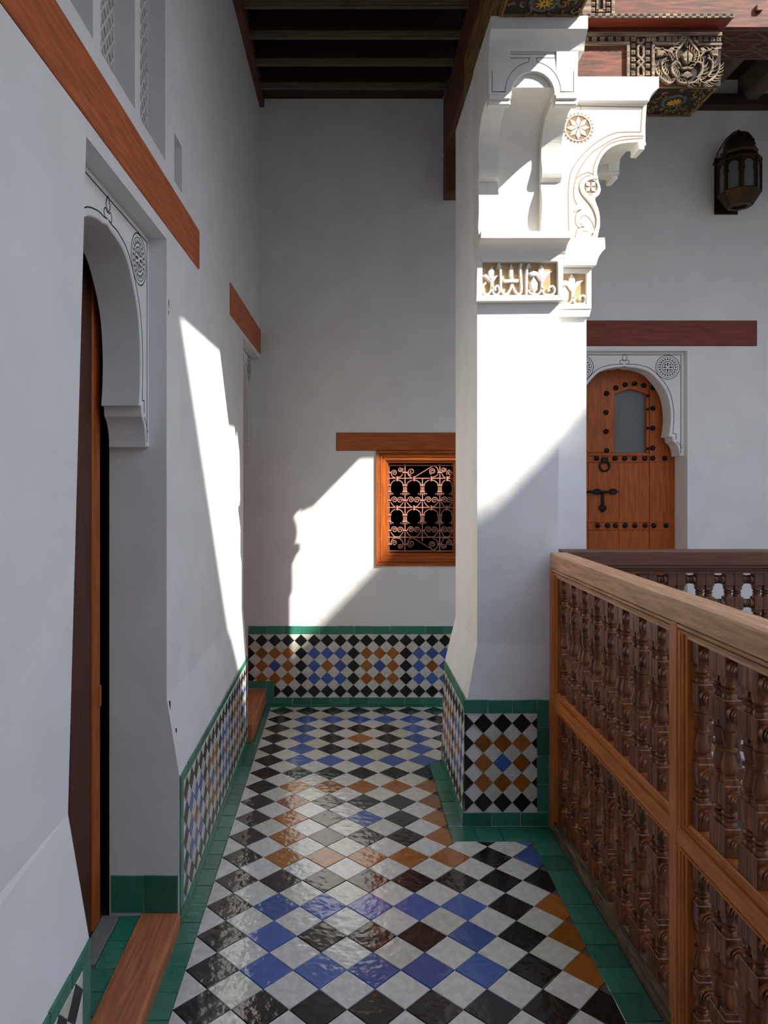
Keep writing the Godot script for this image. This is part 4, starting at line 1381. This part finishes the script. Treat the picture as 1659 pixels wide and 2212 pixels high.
func make_beams() -> void:
	# the beam over the near arcade, running towards the viewer
	tag(put("beam", box_mesh(P(0.61, 3.395, 4.468), P(0.865, 3.76, SOUTH), 0.012), M["beam z"], self), "brown timber beam running overhead from the end wall along the gallery's open side", "beam", "timber beams over the arcades", "thing")
	var wc := B.new()
	wc.x = Transform3D(Basis(Vector3(0, 0, 1), Vector3.UP, Vector3(-1, 0, 0)), P(0, 0, 4.468))
	wc.prism(V2([[0, 3.13], [0.09, 3.11], [0.12, 3.14], [0.12, 3.394], [0, 3.394]]), -0.86, -0.61, 0.003)
	tag(put("wall_bracket", wc.mesh(), M["beam y"], self), "plain brown wooden block on the end wall carrying the end of the overhead beam", "bracket")
	# the beam over the far arcade
	var bm := thing("beam", "sunlit reddish timber beam along the top of the far arcade with a carved border end", "beam", Transform3D(), "timber beams over the arcades", "thing")
	put("timber", box_mesh(P(0.93, 3.354, 3.36), P(3.88, 3.76, 3.12), 0.006), M["sun beam x"], bm)
	put("peg", box_mesh(P(1.775, 3.42, 3.14), P(1.805, 3.45, 3.105), 0.005), M["sun beam x"], bm)
	var W := func(x: float, y: float, d: float) -> Vector2: return Vector2((1230.0 + x / 3.867 - CX) * d / F, EYE + (CY - y / 3.867) * d / F)
	var wt: Material = M["weathered x"]
	var gw: Material = M["carved ground wood x"]
	var e := B.new()
	e.x = Transform3D(Basis(), P(0, 0, 3.12))
	e.prism(PackedVector2Array([W.call(165, 185, 3.12), W.call(355, 185, 3.12), W.call(355, -140, 3.12), W.call(165, -140, 3.12)]), 0, 0.003)
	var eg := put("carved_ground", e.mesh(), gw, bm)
	e = B.new()
	e.x = Transform3D(Basis(), P(0, 0, 3.117))
	e.stroke(PackedVector2Array([W.call(140, 168, 3.117), W.call(140, -140, 3.117)]), 0.042, 0, 0.008, -1, 0.9)
	e.stroke(PackedVector2Array([W.call(362, 168, 3.117), W.call(362, -140, 3.117)]), 0.016, 0, 0.008, -1, 0.9)
	e.stroke(PackedVector2Array([W.call(130, 168, 3.117), W.call(370, 168, 3.117)]), 0.006, 0, 0.006)
	for k in 6:
		floret(e, W.call(195, 130 - 46 * k, 3.117), 0.0115, 0)
		floret(e, W.call(322, 130 - 46 * k, 3.117), 0.0115, 0)
	floret(e, W.call(258, 130, 3.117), 0.0115, 0)
	for s in [-1.0, 1.0]:
		e.stroke(PackedVector2Array([W.call(258 + 28 * s, 100, 3.117), W.call(258 + 28 * s, -140, 3.117)]), 0.010, 0, 0.008, -1, 0.85)
	e.stroke(PackedVector2Array([W.call(224, 96, 3.117), W.call(292, 96, 3.117)]), 0.012, 0, 0.008, -1, 0.85)
	put("relief", e.mesh(), wt, eg)
	# the underside of that beam: interlaced strips
	var u := B.new()
	u.x = Transform3D(Basis(Vector3(1, 0, 0), Vector3(0, 0, -1), Vector3(0, 1, 0)), Vector3(0, 3.3545, 0)) * Transform3D(Basis.from_scale(Vector3(1, 1, -1)), Vector3())
	for y in [3.135, 3.345, 3.20, 3.28]:
		u.stroke(V2([[1.64, y], [3.6, y]]), 0.007, 0, 0.004)
	for k in 12:
		var x := 1.62 + 0.17 * k
		u.stroke(V2([[x, 3.14], [x + 0.1, 3.205], [x + 0.04, 3.24], [x + 0.1, 3.275], [x, 3.34]]), 0.008, 0, 0.005)
		u.stroke(V2([[x + 0.17, 3.14], [x + 0.07, 3.205], [x + 0.13, 3.24], [x + 0.07, 3.275], [x + 0.17, 3.34]]), 0.008, 0, 0.005)
	put("interlace", u.mesh(), M["ceiling strip x"], bm)
	# the board with a chequered edge under it
	var cb := thing("cornice_board", "thin wooden moulding with a chequered edge between the carved console and the beam", "moulding")
	put("board", box_mesh(P(0.935, 3.339, 3.14), P(1.635, 3.356, 3.03), 0.002), M["dark red x"], cb)
	put("edge", box_mesh(P(0.935, 3.338, 3.0295), P(1.637, 3.357, 3.024), 0.001), wt, cb)
	var ck := B.new()
	for i in 44:
		for j in 2:
			if (i + j) % 2 == 0:
				var x := 0.94 + 0.0158 * i
				ck.box(P(x, 3.3385 + 0.009 * j, 3.0245), P(x + 0.013, 3.3385 + 0.009 * j + 0.0075, 3.0228))
	put("chequer", ck.mesh(), gw, cb)
	# the carved console under it
	var D := 3.09
	var cs := thing("console", "weathered carved wooden console on the side bracket with foliage and a rosette beneath", "console", Transform3D(), "carved wooden consoles")
	put("block", box_mesh(P(0.935, 3.0945, 3.36), P(1.612, 3.339, D + 0.006), 0.004), M["sun beam x"], cs)
	var g := B.new()
	g.x = Transform3D(Basis(), P(0, 0, D + 0.006))
	g.prism(PackedVector2Array([W.call(508, 664, D), W.call(1268, 716, D), W.call(1268, 290, D), W.call(60, 290, D), W.call(60, 372, D), W.call(508, 372, D)]), 0, 0.002)
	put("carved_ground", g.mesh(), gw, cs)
	var r := B.new()
	r.x = Transform3D(Basis(), P(0, 0, D + 0.004))
	var q := func(a: Array, k := 0) -> PackedVector2Array:
		var o := PackedVector2Array()
		for p in a: o.append(W.call(p[0], p[1], D))
		return smooth(o, k) if k else o
	r.stroke(q.call([[60, 288], [1268, 292]]), 0.016, 0, 0.012, -1, 0.9)
	r.stroke(q.call([[60, 366], [488, 366], [488, 664]]), 0.0125, 0, 0.012, -1, 0.9)
	r.stroke(q.call([[696, 372], [696, 690]]), 0.0125, 0, 0.012, -1, 0.9)
	r.stroke(q.call([[690, 366], [890, 372], [930, 345], [945, 318]]), 0.0115, 0, 0.012, -1, 0.9)
	r.stroke(q.call([[1268, 376], [1075, 376], [1045, 345], [1035, 318]]), 0.0115, 0, 0.012, -1, 0.9)
	var fl := B.new()
	fl.x = r.x
	for x in [140, 208, 276, 344, 412, 480, 535, 660, 705, 770, 830, 880, 1090, 1142, 1196, 1246]:
		floret(fl, W.call(x, 327, D), 0.0135, 0)
	for y in [380, 438, 495, 550, 612]:
		floret(fl, W.call(534, y, D), 0.0125, 0)
		floret(fl, W.call(656, y, D), 0.0125, 0)
	put("florets", fl.mesh(), wt, cs)
	for s in [-1.0, 1.0]:   # the braid
		var m := 594.0
		r.stroke(q.call([[m + 22 * s, 332], [m + 24 * s, 350], [m - 24 * s, 395], [m - 24 * s, 470], [m + 24 * s, 520], [m - 24 * s, 570], [m - 24 * s, 640], [m + 4 * s, 640]]), 0.0095, 0, 0.010 + 0.001 * s, -1, 0.85)
	put("border", r.mesh(), wt, cs)
	var fo := B.new()
	fo.x = r.x
	for s in [-1.0, 1.0]:
		var m := func(a: Array) -> Array:
			var o := []
			for p in a: o.append([980.0 + (p[0] - 980.0) * s, p[1]])
			return o
		leaf_spray(fo, q.call(m.call([[982, 318], [1030, 385], [1075, 450], [1062, 520]]), 4), 0.0165 , 0, 0.013, 9)
		leaf_spray(fo, q.call(m.call([[1262, 405], [1190, 420], [1120, 440], [1085, 490]]), 4), 0.014, 0, 0.012, 7)
		leaf_spray(fo, q.call(m.call([[1060, 660], [1100, 610], [1105, 545], [1060, 525], [1035, 560]]), 4), 0.016, 0, 0.013, 10)
		leaf_spray(fo, q.call(m.call([[1120, 700], [1180, 670], [1235, 610], [1250, 540]]), 4), 0.016, 0, 0.012, 9)
		leaf_spray(fo, q.call(m.call([[1150, 640], [1185, 590], [1190, 520], [1150, 490]]), 4), 0.013, 0, 0.012, 7)
		leaf_spray(fo, q.call(m.call([[985, 700], [1040, 690], [1080, 660], [1100, 690], [1150, 706]]), 4), 0.012, 0, 0.011, 7)
		fo.prism(q.call(m.call([[980, 420], [1030, 470], [1010, 520], [985, 545]])), 0, 0.014, 0.004)
		fo.prism(q.call(m.call([[980, 560], [1040, 570], [1010, 590], [980, 585]])), 0, 0.012, 0.002)
		fo.prism(q.call(m.call([[1180, 400], [1240, 420], [1235, 480], [1190, 475], [1165, 440]])), 0, 0.012, 0.004)
		fo.prism(q.call(m.call([[1085, 408], [1110, 395], [1150, 430], [1110, 465]])), 0, 0.010, 0.003)
	fo.prism(q.call([[925, 640], [960, 610], [982, 598], [1004, 610], [1032, 640], [1000, 650], [982, 660], [960, 650]]), 0, 0.010, 0.002)
	put("foliage", fo.mesh(), wt, cs)
	underside(cs, 3.0945, Vector2(1.335, 3.10), Vector2(1.61, 3.355), Vector2(1.47, 3.215), "x")
	# the console on the pillar's front bracket
	var c2 := thing("console", "dark carved wooden console with a painted rosette above the pillar's front bracket", "console", Transform3D(), "carved wooden consoles")
	put("block", box_mesh(P(0.562, 3.0945, 3.4), P(0.86, 3.382, 2.30), 0.004), M["gilded z"], c2)
	underside(c2, 3.0945, Vector2(0.565, 2.305), Vector2(0.857, 2.63), Vector2(0.705, 2.545), "z")


func underside(parent: Node3D, y: float, lo: Vector2, hi: Vector2, c: Vector2, axis: String) -> void:   # carved foliage round a painted rosette on a console's lower face; x, D
	var f := Transform3D(Basis(Vector3(1, 0, 0), Vector3(0, 0, -1), Vector3(0, -1, 0)), Vector3(0, y, 0))
	var g := B.new()
	g.x = f
	g.prism(rect2(lo.x, lo.y, hi.x, hi.y), 0, 0.002)
	put("carved_ground", g.mesh(), M["carved ground wood " + axis], parent)
	var b := B.new()
	b.x = f
	b.stroke(PackedVector2Array([lo + Vector2(0.006, 0.006), Vector2(hi.x - 0.006, lo.y + 0.006), hi - Vector2(0.006, 0.006), Vector2(lo.x + 0.006, hi.y - 0.006), lo + Vector2(0.006, 0.006)]), 0.011, 0.0, 0.008)
	var r := RandomNumberGenerator.new()
	r.seed = 5
	for i in 60:
		var p := Vector2(r.randf_range(lo.x + 0.02, hi.x - 0.02), r.randf_range(lo.y + 0.02, hi.y - 0.02))
		if p.distance_to(c) < 0.062:
			continue
		var a := r.randf() * TAU
		b.stroke(spiral(p, 0.02, 0.006, a, a + 2.6, 6), 0.0085, 0.001, 0.008, 0.003)
	put("foliage", b.mesh(), M["gilded " + axis], parent)
	var pe := B.new()
	pe.x = f
	var pts := PackedVector2Array()
	for i in 32:
		var a := TAU * i / 32
		pts.append(c + Vector2.from_angle(a) * (0.050 + 0.005 * absf(cos(a * 4))))
	pe.prism(pts, 0.001, 0.010, 0.002, false)
	var ro := put("rosette", pe.mesh(), M["grey paint"], parent)
	pe = B.new()
	pe.x = f
	pe.prism(circle(c, 0.040, 24, false), 0.009, 0.0105, 0.0, false)
	put("disc", pe.mesh(), M["iron"], ro)
	pe = B.new()
	pe.x = f
	for i in 10:
		var d := Vector2.from_angle(TAU * i / 10)
		pe.stroke(PackedVector2Array([c + d * 0.006, c + d * 0.020, c + d * 0.031]), 0.009, 0.010, 0.015, 0.002)
	put("petals", pe.mesh(), M["yellow paint"], ro)


# ---------------------------------------------------------------- balustrades
func post_mesh(h: float) -> ArrayMesh:   # one turned post between rails, 0.0365 wide, from y = 0 to h
	var b := B.new()
	var s := 0.0182
	var fr := [0.0, 0.145, 0.245, 0.355, 0.66, 0.775, 0.88, 1.0]
	for k in 4:
		b.box(Vector3(-s, fr[2 * k] * h, -s), Vector3(s, fr[2 * k + 1] * h, s), 0.0015)
	var n := 0.0145   # narrower shoulders below and above the middle blocks
	b.box(Vector3(-n, fr[3] * h - 0.001, -n), Vector3(n, (fr[3] + 0.03) * h, n), 0.001)
	b.box(Vector3(-n, (fr[4] - 0.03) * h, -n), Vector3(n, fr[4] * h + 0.001, n), 0.001)
	b.box(Vector3(-n, fr[6] * h - 0.016, -n), Vector3(n, fr[6] * h + 0.001, n), 0.001)
	for k in [[1, 2], [5, 6]]:   # the short ringed necks
		var y0: float = fr[k[0]] * h
		var y1: float = fr[k[1]] * h
		var d := y1 - y0
		b.lathe(V2([[0.0155, y0], [0.0155, y0 + d * 0.2], [0.012, y0 + d * 0.26], [0.0165, y0 + d * 0.36], [0.0165, y0 + d * 0.44], [0.0115, y0 + d * 0.5], [0.0165, y0 + d * 0.58], [0.0165, y0 + d * 0.66], [0.012, y0 + d * 0.74], [0.0155, y0 + d * 0.8], [0.0155, y1]]), 10)
	var a: float = (fr[3] + 0.03) * h
	var c: float = (fr[4] - 0.03) * h
	var l := c - a
	var pr := PackedVector2Array()
	for p in [[0.0145, 0], [0.0145, 0.06], [0.0125, 0.07], [0.0168, 0.12], [0.0172, 0.2], [0.015, 0.32], [0.0115, 0.45], [0.011, 0.52], [0.0175, 0.54], [0.0175, 0.575], [0.011, 0.59], [0.0115, 0.66], [0.0145, 0.78], [0.0165, 0.88], [0.0155, 0.93], [0.012, 0.945], [0.0145, 0.96], [0.0145, 1.0]]:
		pr.append(Vector2(p[0], a + l * p[1]))
	b.lathe(pr, 14)
	return b.mesh()


func spool_mesh(l: float) -> ArrayMesh:   # a ringed spool along x from 0 to l
	var b := B.new()
	b.x = Transform3D(Basis(Vector3(0, 0, 1), Vector3(1, 0, 0), Vector3(0, 1, 0)), Vector3())
	var pr := PackedVector2Array()
	for p in [[0.015, 0], [0.0185, 0.06], [0.0185, 0.34], [0.0125, 0.37], [0.0125, 0.43], [0.0175, 0.46], [0.0175, 0.54], [0.0125, 0.57], [0.0125, 0.63], [0.0185, 0.66], [0.0185, 0.92], [0.015, 1.0]]:
		pr.append(Vector2(p[0], p[1] * l))
	b.lathe(pr, 16)
	return b.mesh()


func rail_prism(poly: PackedVector2Array, a: float, c: float) -> ArrayMesh:   # poly: (depth z, y); extruded along x from a to c
	var b := B.new()
	b.x = Transform3D(Basis(Vector3(0, 0, 1), Vector3.UP, Vector3(-1, 0, 0)), Vector3())
	b.prism(poly, -c, -a, 0.0008)
	return b.mesh()


func balustrade(label: String, at: Transform3D, length: float, bays: Array, rail_key: String, low_key: String, post_key: String, axis: String) -> void:   # x along the run, z towards the viewer's side, the face at z = 0
	var o := thing("balustrade", label, "balustrade", at, "turned wooden balustrades")
	var pm: Material = M[post_key + " y"]
	put("top_rail", rail_prism(V2([[-0.072, 1.045], [-0.072, 1.098], [-0.066, 1.105], [-0.007, 1.105], [-0.001, 1.1], [0.0, 1.094], [0.0, 1.045], [-0.007, 1.0445], [-0.007, 1.041], [0.0, 1.0405], [-0.0005, 1.033], [-0.009, 1.0325], [-0.009, 1.029], [-0.0015, 1.0285], [-0.004, 1.022], [-0.010, 1.018], [-0.010, 1.010], [-0.062, 1.010], [-0.062, 1.04]]), 0, length), M[rail_key + " " + axis], o)
	put("middle_rail", rail_prism(V2([[-0.062, 0.478], [-0.062, 0.556], [-0.016, 0.560], [-0.013, 0.557], [-0.012, 0.551], [-0.006, 0.549], [-0.006, 0.546], [-0.009, 0.5455], [-0.009, 0.5425], [0.0, 0.542], [0.0, 0.497], [-0.007, 0.4965], [-0.007, 0.493], [0.0, 0.4925], [-0.001, 0.486], [-0.005, 0.485], [-0.005, 0.482], [-0.010, 0.478]]), 0.004, length), M[low_key + " " + axis], o)
	put("bottom_rail", rail_prism(V2([[-0.07, 0.0], [-0.07, 0.045], [-0.012, 0.045], [-0.006, 0.022], [0.0, 0.018], [0.0, 0.0]]), 0, length), M["dusty " + axis], o)
	var stiles: Array = [[0.0, bays[0][0]]]
	for i in bays.size() - 1:
		stiles.append([bays[i][1], bays[i + 1][0]])
	stiles.append([bays[bays.size() - 1][1], length])
	for s in stiles:
		var b := B.new()
		var a: float = s[0]
		var c: float = s[1]
		var first: bool = a == 0.0
		var last: bool = c == length
		var x0 := a + (0.0 if first else 0.034)
		var x1 := c - (0.0 if last else 0.034)
		b.box(Vector3(x0, 0.0, -0.066), Vector3(x1, 1.043, 0.0015), 0.002)
		for e in [[0.003, 0.014, -0.001], [0.0155, 0.022, -0.004], [0.0235, 0.034, -0.009]]:
			if not first:
				b.box(Vector3(x0 - e[1], 0.045, -0.06), Vector3(x0 - e[0] + 0.002, 1.03, e[2]), 0.0015)
			if not last:
				b.box(Vector3(x1 + e[0] - 0.002, 0.045, -0.06), Vector3(x1 + e[1], 1.03, e[2]), 0.0015)
		put("stile", b.mesh(), M[low_key + " y"], o)
	for bay in bays:
		var l: float = bay[1] - bay[0]
		var gap := 0.0525
		var pair := 0.0735
		var n := maxi(1, roundi((l - 0.073 - gap) / (gap + pair)))
		gap = (l - 0.073 - n * pair) / (n + 1)
		var xs: Array[float] = [bay[0] + 0.0183]
		var gaps: Array[float] = [bay[0] + 0.0365]
		for i in n:
			var x: float = bay[0] + 0.0365 + gap + i * (pair + gap)
			xs.append(x + 0.0182)
			xs.append(x + pair - 0.0182)
			gaps.append(x + pair)
		xs.append(bay[1] - 0.0183)
		for panel in [[0.045, 0.478], [0.558, 1.011]]:
			var h: float = panel[1] - panel[0]
			var post := post_mesh(h)
			var spool := spool_mesh(gap)
			for x in xs:
				put("baluster", post, pm, o, Transform3D(Basis(Vector3.UP, PI * 0.5 * rng.randi_range(0, 3)), Vector3(x, panel[0], -0.036)))
			for x in gaps:
				for fy in [0.085, 0.30, 0.715, 0.935]:
					put("spool", spool, pm, o, Transform3D(Basis(Vector3.RIGHT, rng.randf() * 6.0), Vector3(x, panel[0] + h * fy, -0.036)))


# ---------------------------------------------------------------- the wall lantern
func make_lantern() -> void:
	var o := thing("lantern", "brass wall lantern with frosted arched panes and a domed top on the far wall", "lantern", Transform3D(Basis(), P(2.375, 3.04, 4.335)))
	var br: Material = M["brass"]
	put("back_plate", box_mesh(Vector3(-0.085, 0.0, -0.133), Vector3(0.06, 0.35, -0.122), 0.003), br, o)
	var b := B.new()
	b.lathe(V2([[0.0, 0.012], [0.045, 0.012], [0.045, 0.0], [0.072, 0.0], [0.118, 0.072], [0.122, 0.078], [0.118, 0.084], [0.0, 0.084]]), 8, PI / 8, false)
	put("base", b.mesh(), br, o)
	b = B.new()
	b.lathe(V2([[0.0, 0.262], [0.118, 0.262], [0.124, 0.268], [0.124, 0.274], [0.092, 0.308], [0.096, 0.313], [0.101, 0.32], [0.101, 0.33], [0.092, 0.335], [0.0, 0.335]]), 8, PI / 8, false)
	put("eaves", b.mesh(), br, o)
	b = B.new()
	b.lathe(V2([[0.086, 0.33], [0.088, 0.35], [0.086, 0.375], [0.077, 0.402], [0.06, 0.425], [0.035, 0.441], [0.012, 0.447], [0.008, 0.456], [0.0, 0.46]]), 8, PI / 8, true)
	var dome := put("dome", b.mesh(), br, o)
	b = B.new()
	for i in 8:
		var a := TAU * i / 8
		var f := Transform3D(Basis(Vector3.UP, a), Vector3())
		b.x = f
		for t in [[0.0, 0.352], [-0.016, 0.364], [0.016, 0.364], [0.0, 0.378]]:
			b.box(Vector3(t[0] - 0.004, t[1] - 0.005, 0.07), Vector3(t[0] + 0.004, t[1] + 0.005, 0.0835), 0.001)
	put("piercing", b.mesh(), M["iron"], dome)
	var side := 0.118 * 2.0 * sin(PI / 8)
	var ap := 0.118 * cos(PI / 8)
	for i in 8:
		var f := Transform3D(Basis(Vector3.UP, TAU * i / 8), Vector3())
		var p := B.new()
		p.x = f
		# a sheet with a horseshoe arch cut into it
		var w := side * 0.5
		var hole: Array = [[-0.030, 0.09], [-0.030, 0.182], [-0.024, 0.186], [-0.024, 0.196]]
		for k in 11:
			var t := PI + 0.5 - (PI + 1.0) * k / 10.0
			hole.append([cos(t) * 0.029, 0.218 + sin(t) * 0.029])
		hole.append_array([[0.024, 0.196], [0.024, 0.186], [0.030, 0.182], [0.030, 0.09]])
		var poly := V2([[w, 0.082], [w, 0.264], [-w, 0.264], [-w, 0.082]])
		poly.append_array(V2(hole))
		p.prism(poly, ap - 0.004, ap, 0.0)
		put("arch_frame", p.mesh(), br, o)
		put("pane", box_mesh(Vector3(-0.036, 0.085, ap - 0.008), Vector3(0.036, 0.26, ap - 0.006)), M["frosted pane"], o, f)
		var q := B.new()
		q.x = Transform3D(Basis(Vector3.UP, TAU * (i + 0.5) / 8), Vector3())
		q.box(Vector3(-0.006, 0.08, 0.109), Vector3(0.006, 0.266, 0.121), 0.002)
		put("post", q.mesh(), br, o)
	b = B.new()
	b.tube(PackedVector3Array([Vector3(-0.098, 0.30, -0.12), Vector3(-0.092, 0.36, -0.07), Vector3(-0.065, 0.42, -0.03), Vector3(-0.03, 0.452, -0.01), Vector3(0.0, 0.462, 0.0)]), 0.004, 6)
	put("stay", b.mesh(), br, o)
	var bulb := SphereMesh.new()
	bulb.radius = 0.022
	bulb.height = 0.05
	bulb.radial_segments = 16
	bulb.rings = 8
	put("bulb", bulb, M["frosted pane"], o, Transform3D(Basis(), Vector3(0, 0.12, 0)))


func make_details() -> void:
	pass
